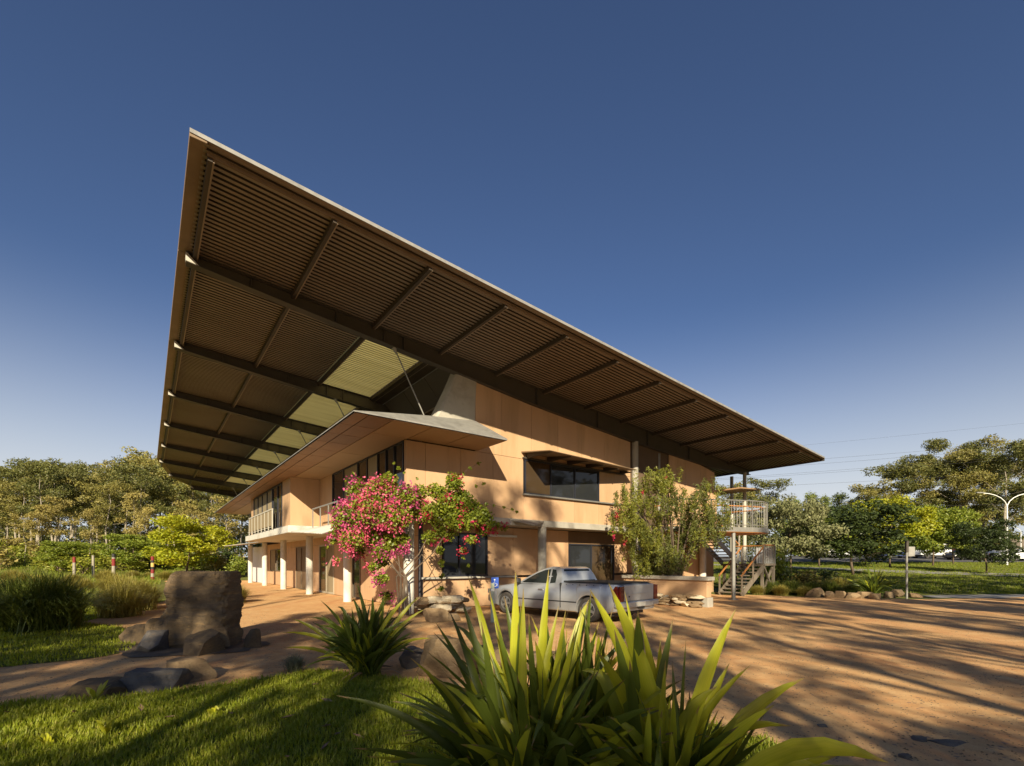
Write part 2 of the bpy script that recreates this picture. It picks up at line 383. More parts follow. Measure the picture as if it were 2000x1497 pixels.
# concrete pier carrying the first beam; the row of piers behind it
def pier(v0):
    b = B(); ring = []
    for z, a, c in ((5.9, 7.45, 9.24), (6.5, 7.62, 9.235), (6.75, 7.78, 9.235), (7.1, 7.95, 9.24), (7.6, 8.2, 9.26), (8.0, 8.38, 9.29), (8.3, 8.5, 9.32)):
        r = .12; ring.append([(a + r, v0), (c - .02, v0), (c, v0 + .02), (c, v0 + .6), (a + r, v0 + .6), (a + r * .3, v0 + .55), (a, v0 + .42), (a, v0 + .18), (a + r * .3, v0 + .05)])
        ring[-1] = [(p, q, z) for p, q in ring[-1]]
    n = len(ring[0]); vs_ = [p for r_ in ring for p in r_]
    fs = [(i * n + j, i * n + (j + 1) % n, (i + 1) * n + (j + 1) % n, (i + 1) * n + j) for i in range(len(ring) - 1) for j in range(n)]
    b.add(vs_, fs + [tuple(range((len(ring) - 1) * n, len(ring) * n))]); b.build('concrete_pier', M['concrete'], bld, smooth=True, sharp=30)
pier(BEAMS[0] - .01)

# ---- walls: backing, then separate panels with open joints
VW, UW = 14.35, 6.62
def beam_bot(u): return zr(u) - .045 - beam_depth(u, 0)
b = B()
b.box((UW + .05, VW + .06, 3.1), (24.9, VW + .4, 5.6)); b.box((9.26, VW + .06, 5.6), (24.9, VW + .39, 6.6)); b.prism([(9.2, 6.6), (24.5, 6.6), (24.4, 6.75), (20.6, 7.0), (17.6, 7.2), (9.3, 8.1)], 'y', VW + .06, VW + .3)
b.box((UW + .05, VW + .4, 3.1), (UW + .3, 24.0, 5.62)); b.box((5.36, 24.03, 3.1), (UW + .3, 24.3, 5.62)); b.box((5.36, 24.3, 3.1), (5.6, 34.4, 5.62)); b.box((5.36, 34.4, 3.1), (9.1, 34.6, 5.62)); b.box((8.9, 34.6, 3.0), (9.1, 45, 5.9))
b.box((7.66, 15.3, 0), (7.9, 50, 3.0)); b.box((7.9, 15.3, 0), (24.9, 15.6, 3.0))
b.box((24.6, 15.0, 0), (24.9, 40, 6.8)); b.box((9.1, 14.8, 5.6), (9.5, 45, 5.9)); b.box((8.0, 44.6, 0), (24.9, 45, 6.9))
b.box((9.3, 14.9, 6.0), (24.5, 44.5, 6.3))
b.build('wall_core', M['panel_back'], bld)
def vpanel(u0, u1, z0, z1, vf=VW, t=.05, z1b=None, mat='panel', name='wall_panel', g=.007):
    z1b = z1 if z1b is None else z1b
    b = B(); b.hexa([(u0 + g, vf, z0 + g), (u1 - g, vf, z0 + g), (u1 - g, vf + t, z0 + g), (u0 + g, vf + t, z0 + g),
                     (u0 + g, vf, z1 - g), (u1 - g, vf, z1b - g), (u1 - g, vf + t, z1b - g), (u0 + g, vf + t, z1 - g)])
    return b.build(name, M[mat], bld)
def upanel(v0, v1, z0, z1, uf=UW, t=.05, mat='panel', name='wall_panel', g=.007):
    b = B(); b.box((uf, v0 + g, z0 + g), (uf + t, v1 - g, z1 - g)); return b.build(name, M[mat], bld)
Z1 = 5.57
js = [9.245, 10.4, 11.8, 13.17, 14.53, 15.9, 17.66]
for a, c in zip(js, js[1:]): vpanel(a, c, Z1, beam_bot(a), z1b=beam_bot(c))
js = [UW, 7.3, 8.65, 10.0, 11.4]
for a, c in zip(js, js[1:]): vpanel(a, c, 3.28, Z1)
js = [11.4, 12.75, 14.1, 15.55, 17.66]
for a, c in zip(js, js[1:]): vpanel(a, c, 3.28, 4.2)
vpanel(15.56, 16.6, 4.27, Z1); vpanel(16.6, 17.66, 4.27, Z1)
js = [20.62, 22.0, 23.4, 24.97]
for i, (a, c) in enumerate(zip(js, js[1:])):
    vpanel(a, c, 3.28, 5.62); vpanel(a, c if i < 2 else 24.72, 5.62, beam_bot(a), z1b=beam_bot(c) if i < 2 else 6.55)
# glazed slot with steel posts and cross-brace
vpanel(17.66, 20.62, 3.3, 7.25, VW + .5, .03, 6.9, 'glass', 'slot_glazing', 0)
b = B(); b.box((17.66, VW + .06, 3.3), (17.7, VW + .5, 7.2)); b.box((20.58, VW + .06, 3.3), (20.62, VW + .5, 6.9)); b.build('slot_reveal', M['frame_dark'], bld)
b = B(); b.tube([(19.9, VW + .1, 3.28), (19.9, VW + .1, 6.95)], .09, 12); b.build('slot_post', M['galv'], bld, smooth=True)
b = B(); b.bar((18.05, VW + .2, 7.05), (19.85, VW + .2, 5.4), .07, .07); b.bar((19.85, VW + .26, 6.95), (18.05, VW + .26, 5.4), .07, .07); b.build('cross_brace', M['galv'], bld)
# upper window of the right facade
def window(name, fr, panes, parent, framemat, glassmats, axis='v', z0=0, z1=1, plane=0, depth=.06, bar=.05, proud=.03, skip=()):
    # panes: list of edges along the wall; one frame ring and one pane each
    root_b = B()
    def bx(bm, a, c, za, zb, p0, p1):
        if axis == 'v': bm.box((a, p0, za), (c, p1, zb))
        else: bm.box((p0, a, za), (p1, c, zb))
    bx(root_b, fr[0], fr[1], z0, z0 + bar, plane - proud, plane + depth); bx(root_b, fr[0], fr[1], z1 - bar, z1, plane - proud, plane + depth)
    for e in panes: bx(root_b, e - bar / 2, e + bar / 2, z0 + bar + .001, z1 - bar - .001, plane - proud - .003, plane + depth)
    wo = root_b.build(name, framemat, parent)
    for i, (a, c) in enumerate(zip(panes, panes[1:])):
        b = B(); bx(b, a + bar / 2, c - bar / 2, z0 + bar, z1 - bar, plane + .015, plane + .03); b.build('pane', glassmats[i % len(glassmats)], wo)
    return wo
window('window', (11.42, 15.56), [11.47, 12.77, 14.1, 15.52], bld, M['frame_dark'], [M['glass_warm'], M['glass'], M['glass']], 'v', 4.26, 5.57, VW - .02)
b = B(); b.box((11.36, VW - .12, 4.2), (16.9, VW + .04, 4.256)); b.build('window_sill', M['galv'], bld)
# window hood, tapering towards the right, with ribs underneath
b = B(); b.hexa([(11.30, VW - .01, 5.80), (11.30, 12.72, 5.58), (17.15, 13.6, 5.70), (17.15, VW - .01, 5.75), (11.30, VW - .01, 5.85), (11.30, 12.72, 5.60), (17.15, 13.6, 5.73), (17.15, VW - .01, 5.80)])
hood = b.build('window_hood', M['edge_trim'], bld)
for k in range(6):
    u = 11.5 + k * 1.08; vo = 12.72 + .88 * (u - 11.3) / 5.85
    b = B(); b.hexa([(u, VW - .02, 5.60), (u + .05, VW - .02, 5.60), (u + .05, vo + .1, 5.575), (u, vo + .1, 5.575), (u, VW - .02, 5.80), (u + .05, VW - .02, 5.80), (u + .05, vo + .1, 5.60), (u, vo + .1, 5.60)])
    b.build('bracket', M['purlin_steel'], hood)
b = B(); b.box((11.35, VW - .1, 5.58), (17.1, VW - .012, 5.64)); b.build('hood_rail', M['steel_dark'], hood)

# ---- corner canopy wrapping the upper floor
CU0, CU1, CV0, CV1, CZ = 4.34, 9.37, 12.62, 45.3, 5.62
b = B()
Np, Tp = (CU0, CV0, CZ + .03), (CU1, CV0, CZ + .05)
R1, R2 = (9.24, VW - .002, 6.64), (7.5, VW - .002, 6.5)
Nf = (CU0, CV1, CZ + .03); R3 = (7.5, CV1 - 1.5, 6.4); R4 = (9.0, CV1 - 1.5, 6.4); Tf = (CU1, CV1, CZ + .05)
Wr = (CU1, VW - .002, CZ + .05)
b.add([Np, Tp, R1, R2, Nf, R3, R4, Tf, (9.0, VW - .002, 6.62), Wr,
       (CU0, CV0, CZ), (CU1, CV0, CZ), (CU1, VW - .002, CZ), (CU0, CV1, CZ), (CU1, CV1, CZ)],
      [(0, 1, 2, 3), (4, 0, 3, 5), (3, 8, 6, 5), (4, 5, 6, 7), (1, 9, 2), (10, 11, 1, 0), (13, 10, 0, 4), (11, 12, 9, 1), (14, 13, 4, 7)])
canopy = b.build('canopy', M['zinc'], bld)
def soff(u0, u1, v0, v1, z=CZ - .025, mat='soffit_board', g=.014, name='soffit_panel', sl_=0.0):
    b = B(); b.hexa([(u0 + g, v0 + g, z - sl_), (u1 - g, v0 + g, z), (u1 - g, v1 - g, z), (u0 + g, v1 - g, z - sl_),
                     (u0 + g, v0 + g, z + .02), (u1 - g, v0 + g, z + .02), (u1 - g, v1 - g, z + .02), (u0 + g, v1 - g, z + .02)])
    return b.build(name, M[mat], canopy)
vv = CV0 + .03
while vv < CV1 - .3:
    v2 = min(vv + 1.2, CV1 - .03)
    soff(CU0 + .03, CU0 + .42, vv, v2); soff(CU0 + .42, CU0 + 1.12, vv, v2)
    vv = v2
vv = CV0 + .03
for a, c in ((CV0 + .03, 14.3), (14.3, 17.5), (17.5, 20.7), (20.7, 24.0), (24.0, 30), (30, 38), (38, CV1 - .03)):
    soff(CU0 + 1.12, UW + .04, a, c, mat='soffit_plain')
soff(UW + .04, 8.0, CV0 + .03, VW - .01, mat='soffit_plain'); soff(8.0, CU1 - .03, CV0 + .03, VW - .01, mat='soffit_plain')
# ---- floor slabs
SL0, SL1 = 3.02, 3.27
b = B(); b.box((UW - .15, VW - .18, SL0), (24.97, 15.3, SL1)); slab = b.build('floor_slab', M['concrete'], bld, bevel=.012)
b = B(); b.box((UW - .15, 15.3, SL0), (7.66, 23.5, SL1 - .003)); b.build('floor_slab', M['concrete'], bld)
b = B(); b.prism([(5.12, 23.5), (7.66, 23.5), (7.66, 36.0), (5.12, 35.4)], 'z', SL0 - .02, SL1 + .06); b.build('bay_slab', M['concrete_pale'], bld, bevel=.012)
b = B(); b.add([(9.4, VW - .17, 3.24), (10.6, VW - .17, 3.26), (10.2, 13.45, 3.0), (9.4, VW - .17, 3.2), (10.6, VW - .17, 3.2), (10.2, 13.45, 2.97)],
              [(0, 2, 1), (3, 4, 5), (0, 3, 5, 2), (2, 5, 4, 1), (1, 4, 3, 0)])
b.add([(10.7, VW - .17, 3.26), (12.3, VW - .17, 3.27), (11.0, 13.2, 2.98), (10.7, VW - .17, 3.2), (12.3, VW - .17, 3.2), (11.0, 13.2, 2.95)],
      [(0, 2, 1), (3, 4, 5), (0, 3, 5, 2), (2, 5, 4, 1), (1, 4, 3, 0)])
b.build('slab_gusset', M['concrete'], bld)
# ---- columns
def column(u, v, z1, r=.17, mat='concrete_pale', name='column'):
    b = B(); b.tube([(u, v, -.02), (u, v, z1)], r, 24); return b.build(name, M[mat], bld, smooth=True)
for k in range(6): column(UC, VC + SPV * k, SL0 + .0)
column(UC + SPU, VC, SL0, mat='concrete'); column(UC + 2 * SPU, VC - .02, 7.2, .15, 'concrete'); column(UC + 2 * SPU + 1.95, VC - .0, SL0, .15, 'concrete'); column(UC + 3 * SPU, VC, SL0)
# ---- left facade, upper floor
upanel(22.0, 24.0, 3.28, 5.6)
window('window', (14.5, 22.0), [14.55, 15.25, 15.95, 16.7, 17.75, 18.75, 20.45, 21.95], bld, M['frame_dark'], [M['glass'], M['glass'], M['glass_warm'], M['curtain'], M['glass_warm'], M['curtain'], M['glass']], 'u', 3.95, 5.58, UW, .05, .05)
for a, c in ((14.42, 16.5), (16.5, 18.7), (18.7, 20.4), (20.4, 22.0)): upanel(a, c, 3.28, 3.95)
upanel(14.41, 14.5, 3.95, 5.6)
vpanel(5.33, 6.62, 3.33, 5.6, 23.98)
upanel(23.985, 24.75, 3.33, 5.6, 5.30); upanel(24.75, 25.6, 3.33, 5.6, 5.30)
window('window', (25.6, 33.4), [25.65, 26.6, 27.9, 29.3, 30.7, 32.0, 33.35], bld, M['frame_dark'], [M['glass_warm'], M['glass'], M['curtain'], M['curtain'], M['curtain'], M['curtain']], 'u', 3.38, 5.55, 5.30, .05, .06)
upanel(33.4, 34.4, 3.33, 5.6, 5.30)
# railing of the bay window
rl = B(); rl.box((5.02, 26.6, 4.30), (5.08, 33.5, 4.36)); rl.box((5.03, 26.6, 3.42), (5.07, 33.5, 3.45))
rail = rl.build('bay_railing', M['white_trim'], bld)
for k in range(8):
    v = 26.65 + k * .97; b = B(); b.box((5.025, v - .03, 3.34), (5.075, v + .03, 4.298)); b.build('post', M['white_trim'], rail)
for k in range(7):
    v = 26.65 + k * .97; b = B(); b.box((5.04, v + .06, 3.5), (5.055, v + .91, 4.27)); b.build('infill_panel', M['curtain'], rail)
rl = B(); rl.box((5.9, 19.0, 4.0), (5.95, 22.6, 4.05)); rail = rl.build('balcony_railing', M['galv'], bld)
for k in range(4):
    v = 19.1 + k * 1.15; b = B(); b.box((5.905, v - .025, 3.1), (5.945, v + .025, 3.998)); b.build('post', M['galv'], rail)
# corrugated awnings over the columns
def awning(p00, p01, p11, p10, n=22):                      # inner-near, inner-far, outer-far, outer-near
    vs_ = []; fs = []
    P = [Vector(q) for q in (p00, p01, p11, p10)]
    for layer in (0, -.02):
        for i in range(2 * n + 1):
            t = i / (2 * n); a = P[0].lerp(P[1], t); c = P[3].lerp(P[2], t); dz = .025 * (i % 2) + layer
            vs_ += [(a.x, a.y, a.z + dz), (c.x, c.y, c.z + dz)]
    m = 2 * (2 * n + 1)
    for i in range(2 * n):
        fs.append((2 * i, 2 * i + 1, 2 * i + 3, 2 * i + 2)); fs.append((m + 2 * i + 2, m + 2 * i + 3, m + 2 * i + 1, m + 2 * i)); fs.append((2 * i + 1, m + 2 * i + 1, m + 2 * i + 3, 2 * i + 3))
    b = B(); b.add(vs_, fs); return b.build('awning', M['concrete_pale'], bld)
awning((6.45, 15.4, 3.30), (6.45, 23.4, 3.30), (5.0, 22.5, 2.98), (4.9, 17.6, 2.66))
awning((7.5, 36.4, 3.25), (7.5, 46.5, 3.25), (5.1, 46.0, 2.98), (5.1, 36.4, 2.88))
# ---- left facade, ground floor
UL = 7.6
for a, c in ((15.3, 17.0), (17.0, 19.0), (19.0, 21.2), (23.2, 25.0), (27.6, 28.6), (28.6, 30.2)): upanel(a, c, .02, 2.6, UL)
upanel(15.3, 34.4, 2.6, 3.02, UL); upanel(32.8, 34.4, .02, 2.6, UL); upanel(34.4, 37.0, .02, 3.02, UL); upanel(40.8, 42, .02, 3.02, UL); upanel(37.0, 40.8, .02, 1.0, UL); upanel(37.0, 40.8, 2.6, 3.02, UL)
window('window', (37.0, 40.8), [37.05, 38.9, 40.75], bld, M['frame_bronze'], [M['glass_warm'], M['curtain']], 'u', 1.0, 2.6, UL)
window('glazed_door', (25.0, 27.6), [25.05, 26.3, 27.55], bld, M['frame_light'], [M['curtain'], M['glass_warm']], 'u', .02, 2.6, UL, bar=.09)
window('sliding_door', (30.2, 32.8), [30.25, 31.5, 32.75], bld, M['frame_bronze'], [M['door_brown']], 'u', .02, 2.6, UL)
window('glazed_door', (21.2, 23.2), [21.25, 22.2, 23.15], bld, M['frame_bronze'], [M['glass']], 'u', .02, 2.6, UL)
for k in range(6):
    b = B(); b.box((7.3, 42.4 + k, .02), (7.34, 43.385 + k, 2.9)); b.build('white_wall_sheet', M['white_sheet'], bld)
b = B(); b.box((7.35, 42.2, 0), (7.6, 49, 2.85)); b.build('store_wall', M['concrete_pale'], bld)
# ---- right facade, ground floor
VL = 15.12
for a, c in ((7.62, 8.35), (10.3, 11.5), (11.5, 13.0), (13.0, 14.5), (17.45, 18.9)): vpanel(a, c, 1.14, 3.0, VL)
for a, c in ((7.62, 9.3), (9.3, 10.9), (10.9, 12.3), (12.3, 13.4), (13.4, 14.5), (17.45, 18.9)): vpanel(a, c, .02, 1.06, VL)
vpanel(8.35, 10.3, 2.72, 3.0, VL); vpanel(14.5, 17.45, 2.45, 3.0, VL, mat='door_brown')
window('window', (8.35, 10.3), [8.4, 9.05, 10.25], bld, M['frame_dark'], [M['glass'], M['glass']], 'v', 1.14, 2.72, VL)
window('glazed_door', (14.5, 17.45), [14.55, 15.9, 17.4], bld, M['frame_dark'], [M['glass'], M['glass_warm']], 'v', .3, 2.45, VL)
vpanel(14.5, 17.45, .02, .3, VL); vpanel(20.62, 24.95, .02, 3.0, VL - .6); vpanel(18.9, 20.62, .02, 3.0, VL + .1, mat='glass', name='entry_glazing', g=0)
b = B(); b.box((7.5, VL - .14, 1.07), (11.6, VL + .04, 1.135)); b.build('window_sill', M['concrete'], bld)
b = B(); b.box((10.25, VL - .2, 2.62), (11.55, VL - .001, 2.70)); b.build('light_shelf', M['concrete_pale'], bld)
b = B(); b.box((7.62, VL + .06, 0), (7.7, VL + .2, 3.0)); b.tube([(7.4, VL - .15, 0), (7.4, VL - .15, 3.0)], .05, 8); b.build('downpipe', M['frame_dark'], bld)
# ------------------------------------------------------------------ ground, lawns, paths
def groundmat(name, cols, stone=0.5, bump=0.5, rough=0.95, fine=60):
    m, t, out = nt(name); v = vec(t, 'Object')
    n1 = noise(t, v, 0.35, 6, 0.6, 0.3); n2 = noise(t, v, 3.0, 6, 0.7); n3 = noise(t, v, fine, 4, 0.7)
    col = mixc(t, ramp(t, n1, [(0.35, (0, 0, 0)), (0.65, (1, 1, 1))]), cols[0], cols[1])
    col = mixc(t, ramp(t, n2, [(0.42, (0, 0, 0)), (0.72, (1, 1, 1))]), col, cols[2])
    col = mixc(t, ramp(t, n3, [(0.56, (0, 0, 0)), (0.74, (1, 1, 1))]), col, cols[3])
    # wheel-worn streaks
    n4 = noise(t, vec(t, 'Object', (1.3, 0.16, 1)), 1.1, 5, 0.65)
    col = mixc(t, ramp(t, n4, [(0.50, (0, 0, 0)), (0.70, (0.6, 0.6, 0.6))]), col, cols[4])
    vo = N(t, 'ShaderNodeTexVoronoi'); vo.inputs['Scale'].default_value = 85; t.links.new(v, vo.inputs['Vector'])
    b = N(t, 'ShaderNodeBsdfPrincipled'); t.links.new(col, b.inputs['Base Color']); b.inputs['Roughness'].default_value = rough; b.inputs['Specular IOR Level'].default_value = 0.15
    ad = N(t, 'ShaderNodeMath', operation='MULTIPLY_ADD'); t.links.new(n2, ad.inputs[0]); ad.inputs[1].default_value = 1.4; t.links.new(n3, ad.inputs[2])
    bp = N(t, 'ShaderNodeBump'); bp.inputs['Strength'].default_value = bump; bp.inputs['Distance'].default_value = 0.02; t.links.new(ad.outputs[0], bp.inputs['Height'])
    bp2 = N(t, 'ShaderNodeBump'); bp2.inputs['Strength'].default_value = stone; bp2.inputs['Distance'].default_value = 0.006; t.links.new(vo.outputs['Distance'], bp2.inputs['Height']); t.links.new(bp.outputs[0], bp2.inputs['Normal'])
    t.links.new(bp2.outputs[0], b.inputs['Normal']); t.links.new(b.outputs[0], out.inputs[0]); return m
groundmat('gravel', [(0.59, 0.36, 0.165), (0.54, 0.285, 0.118), (0.67, 0.445, 0.22), (0.36, 0.185, 0.085), (0.47, 0.205, 0.09)])
groundmat('mulch', [(0.13, 0.10, 0.075), (0.17, 0.13, 0.09), (0.22, 0.17, 0.12), (0.07, 0.05, 0.04), (0.15, 0.11, 0.08)], 0.8, 0.8)
groundmat('meadow', [(0.14, 0.15, 0.03), (0.11, 0.125, 0.024), (0.18, 0.17, 0.05), (0.08, 0.095, 0.02), (0.2, 0.18, 0.07)], 0.3, 1.0, fine=25)
groundmat('turf', [(0.10, 0.12, 0.012), (0.08, 0.10, 0.010), (0.12, 0.125, 0.02), (0.05, 0.06, 0.008), (0.12, 0.11, 0.03)], 0.3, 1.0, fine=40)
groundmat('asphalt', [(0.10, 0.10, 0.105), (0.085, 0.085, 0.09), (0.12, 0.12, 0.12), (0.06, 0.06, 0.065), (0.13, 0.125, 0.12)], 0.4, 0.2)
groundmat('path_grey', [(0.26, 0.25, 0.24), (0.22, 0.215, 0.21), (0.30, 0.285, 0.265), (0.18, 0.17, 0.165), (0.28, 0.25, 0.22)], 0.3, 0.2)
# base sheet
xs = np.unique(np.concatenate([np.arange(-1200, -120, 60), np.arange(-120, 120, 2.0), np.arange(120, 1201, 60)]))
ys = np.unique(np.concatenate([np.arange(-400, -40, 40), np.arange(-40, 130, 2.0), np.arange(130, 1601, 60)]))
gx, gy = np.meshgrid(xs, ys); gz = np.vectorize(terrain)(gx, gy)
nv = len(xs); idx = np.arange(gx.size).reshape(gx.shape)
fc = np.stack([idx[:-1, :-1], idx[:-1, 1:], idx[1:, 1:], idx[1:, :-1]], -1).reshape(-1, 4)
g_ = link('ground', mesh_np('ground', np.stack([gx, gy, gz], -1).reshape(-1, 3), fc, M['meadow'], True)); tag(g_, 'meadow grass ground rising gently towards the trees', kind='structure')
def wobble(poly, step=0.25, amp=0.06, seed=1):
    out = []; r = random.Random(seed)
    for i, p in enumerate(poly):
        q = poly[(i + 1) % len(poly)]; d = math.hypot(q[0] - p[0], q[1] - p[1]); n = min(60, max(1, int(d / step)))
        for k in range(n):
            t = k / n; out.append((p[0] + (q[0] - p[0]) * t + r.uniform(-amp, amp), p[1] + (q[1] - p[1]) * t + r.uniform(-amp, amp)))
    return out
def flat(name, poly, z, mat, label, amp=0.06, step=0.25):
    p = wobble(poly, step, amp)
    me = bpy.data.meshes.new(name); me.from_pydata([(x, y, z) for x, y in p], [], [tuple(range(len(p)))]); me.update(); me.materials.append(mat)
    o = link(name, me); tag(o, label, kind='structure'); return p
flat('gravel_forecourt', [(-40, -30), (45, -30), (45, 24.5), (26, 24.2), (22, 22.4), (18, 21.5), (14, 22.8), (11, 26), (0, 42), (-25, 66), (-38, 60), (-31, 43), (-17, 26), (-14, 18), (-20, 9), (-40, 6)], 0.004, M['gravel'], 'reddish gravel forecourt around the building', 0.12, 0.6)
LAWN1 = [(-9, 5.2), (-5.9, 5.55), (-5.5, 5.75), (-4.9, 5.8), (-4.27, 6.2), (-3.9, 6.45), (-2.97, 7.3), (-2.2, 7.05), (-1.2, 6.6), (-.3, 5.9), (.8, 5.3), (2.05, 4.84), (2.35, 4.4), (2.4, 3.5), (2.2, -6), (-9, -6)]
LAWN2 = [(-16, 6.2), (-8, 7.55), (-7.09, 8.36), (-7.2, 9.0), (-7.5, 9.7), (-8.41, 11.0), (-10, 12.3), (-11.8, 13.2), (-12.7, 16), (-15, 21), (-30, 30), (-40, 10)]
flat('front_lawn', LAWN1, 0.012, M['turf'], 'front lawn in the foreground')
flat('side_lawn', LAWN2, 0.012, M['turf'], 'shaded lawn left of the standing stone')
flat('mulch_bed', [(-8.3, 10.2), (-8.5, 11.3), (-6, 10.6), (-4.9, 9.8), (-4.9, 8.9), (-5.6, 8.5), (-6.6, 8.3), (-7.3, 8.9)], 0.016, M['mulch'], 'grey mulch bed around the standing stone', 0.08)
def ribbon(name, pts, mat, label, dz=0.03, cross=4):
    vs_ = []; fs = []
    fine = []
    for (a, b), (c, d) in zip(pts, pts[1:]):
        for k in range(12):
            t = k / 12; fine.append((tuple(a[i] + (c[i] - a[i]) * t for i in (0, 1)), tuple(b[i] + (d[i] - b[i]) * t for i in (0, 1))))
    fine.append(pts[-1])
    for a, b in fine:
        for j in range(cross + 1):
            x = a[0] + (b[0] - a[0]) * j / cross; y = a[1] + (b[1] - a[1]) * j / cross; vs_.append((x, y, terrain(x, y) + dz))
    m = cross + 1
    for i in range(len(fine) - 1):
        for j in range(cross): fs.append((i * m + j, i * m + j + 1, (i + 1) * m + j + 1, (i + 1) * m + j))
    o = link(name, mesh_np(name, vs_, fs, mat, True)); tag(o, label, kind='structure')
ribbon('footpath', [((16, 52), (16, 54.5)), ((24, 47), (25, 49.5)), ((31, 39.5), (33, 42.5)), ((40, 33.8), (42, 37)), ((60, 30), (62, 33))], M['path_grey'], 'pale grey footpath curving across the right lawn')
ribbon('car_park', [((8, 56), (8, 82)), ((30, 56), (30, 82)), ((60, 55), (60, 82)), ((110, 53), (110, 82))], M['asphalt'], 'asphalt car park beyond the right lawn', 0.035, 10)
flat('verge', [(19.5, 22.3), (22, 21.9), (26, 23.8), (45, 24.0), (45, 24.95), (26, 24.95), (20, 23.8)], 0.016, M['path_grey'], 'strip of grey crushed rock between gravel and lawn', 0.1)
# ------------------------------------------------------------------ stair and deck beside the building
st = empty('exterior_staircase', W(24.2, 12.6), TH, 'timber stair with steel deck and orange handrails at right end of building', 'staircase')
SO = (24.2, 12.6, 0)
def S(): return MB(SO)
deck = [(17.6, 14.15), (17.9, 12.6), (18.6, 11.9), (19.5, 11.45), (20.65, 10.95), (21.5, 10.6), (22.2, 10.45), (22.9, 10.6), (23.3, 11.0), (23.45, 11.6), (23.4, 13.1), (22.9, 14.15)]
b = S(); b.prism(deck, 'z', 3.0, 3.2); b.build('deck', M['galv'], st)
b = S(); b.prism([(20.5 + (u - 20.5) * .985, 12.4 + (v - 12.4) * .985) for u, v in deck], 'z', 2.975, 2.999); b.build('deck_soffit', M['timber_orange'], st)
b = S(); b.tube([(20.68, 11.1, 0), (20.68, 11.1, 3.0)], .085, 14); b.tube([(20.68, 11.1, 0.0), (20.68, 11.1, 0.03)], .2, 14); b.build('deck_post', M['galv'], st, smooth=True)
edge = [(20.5 + (u - 20.5) * .97, 12.4 + (v - 12.4) * .97) for u, v in deck[:-1]]
def along(poly, step):
    out = []; acc = 0.0
    for a, c in zip(poly, poly[1:]):
        d = math.hypot(c[0] - a[0], c[1] - a[1]); s = -acc
        while s + step <= d:
            s += step; out.append((a[0] + (c[0] - a[0]) * s / d, a[1] + (c[1] - a[1]) * s / d))
        acc = d - s
    return out
b = S(); b.tube([(u, v, 4.38) for u, v in edge], .026, 8); b.tube([(u, v, 3.3) for u, v in edge], .018, 6); b.build('guard_rail', M['galv'], st, smooth=True)
b = S(); b.tube([(20.5 + (u - 20.5) * .955, 12.4 + (v - 12.4) * .955, 4.14) for u, v in edge], .028, 8); b.build('handrail', M['timber_orange'], st, smooth=True)
for u, v in along(edge, .14): b = S(); b.tube([(u, v, 3.2), (u, v, 4.36)], .006, 5); b.build('baluster', M['galv'], st)
for u, v in edge[1::2]: b = S(); b.box((u - .022, v - .022, 3.1), (u + .022, v + .022, 4.37)); b.build('guard_post', M['galv'], st)
def flight(u0, z0, u1, z1, v0, v1, n, mat):
    for v in (v0, v1):
        b = S(); b.bar((u0, v, z0), (u1, v, z1), .06, .26); b.build('stringer', M[mat], st)
    for i in range(n):
        t = (i + .5) / n; u = u0 + (u1 - u0) * t; z = z0 + (z1 - z0) * t + .05
        b = S(); b.box((u - .15, v0 + .03, z - .025), (u + .15, v1 - .03, z + .025)); b.build('tread', M['timber_grey'], st)
flight(22.7, 3.05, 25.3, 1.6, 13.3, 14.2, 9, 'galv')
flight(25.4, 1.5, 23.1, 0.03, 12.0, 13.15, 9, 'timber_grey')
b = S(); b.box((25.2, 11.95, 1.48), (26.6, 14.25, 1.58)); b.build('landing', M['timber_grey'], st)
for u, v in ((25.3, 12.05), (26.5, 12.05), (26.5, 14.1), (25.3, 14.1)): b = S(); b.box((u - .06, v - .06, 0), (u + .06, v + .06, 1.479)); b.build('landing_post', M['timber_grey'], st)
b = S(); b.bar((25.4, 12.0, 1.4), (26.4, 12.0, .1), .08, .08); b.bar((26.4, 12.06, 1.4), (25.4, 12.06, .1), .08, .08); b.build('landing_brace', M['timber_grey'], st)
gr = [(25.35, 12.0), (26.55, 12.0), (26.55, 14.2)]
b = S(); b.tube([(u, v, 2.55) for u, v in gr], .035, 8); b.bar((25.4, 12.0, 2.5), (23.1, 12.0, .98), .06, .05); b.bar((25.4, 13.15, 2.5), (23.1, 13.15, .98), .06, .05); b.bar((22.7, 13.3, 4.05), (25.3, 13.3, 2.6), .06, .05)
b.build('handrail', M['timber_orange'], st)
for u, v in along(gr, .12): b = S(); b.tube([(u, v, 1.58), (u, v, 2.54)], .01, 5); b.build('baluster', M['galv'], st)
for u, v in gr: b = S(); b.box((u - .035, v - .035, 1.58), (u + .035, v + .035, 2.54)); b.build('guard_post', M['galv'], st)
b = S(); b.box((26.56, 12.1, 1.6), (26.59, 13.0, 2.45)); b.build('screen_panel', M['white_sheet'], st)
for t in (.02, .5, .98):
    u = 25.4 - 2.3 * t; z = 1.55 - 1.5 * t
    for v in (12.0, 13.15): b = S(); b.box((u - .03, v - .03, z), (u + .03, v + .03, z + .97)); b.build('guard_post', M['timber_grey'], st)
# wing canopy over the deck and slim posts at the low end of the roof (parts of the building)
b = B(); b.hexa([(24.98, 13.0, 5.55), (28.3, 13.4, 5.82), (27.6, 15.4, 5.72), (24.98, 16.5, 5.55), (24.98, 13.0, 5.62), (28.3, 13.4, 5.84), (27.6, 15.4, 5.80), (24.98, 16.5, 5.62)]); b.build('wing_canopy', M['soffit_plain'], bld)
for u, v in ((27.7, 14.2), (28.3, 15.3)): b = B(); b.tube([(u, v, 0), (u, v, 6.85)], .1, 12); b.build('roof_post', M['white_trim'], bld, smooth=True)

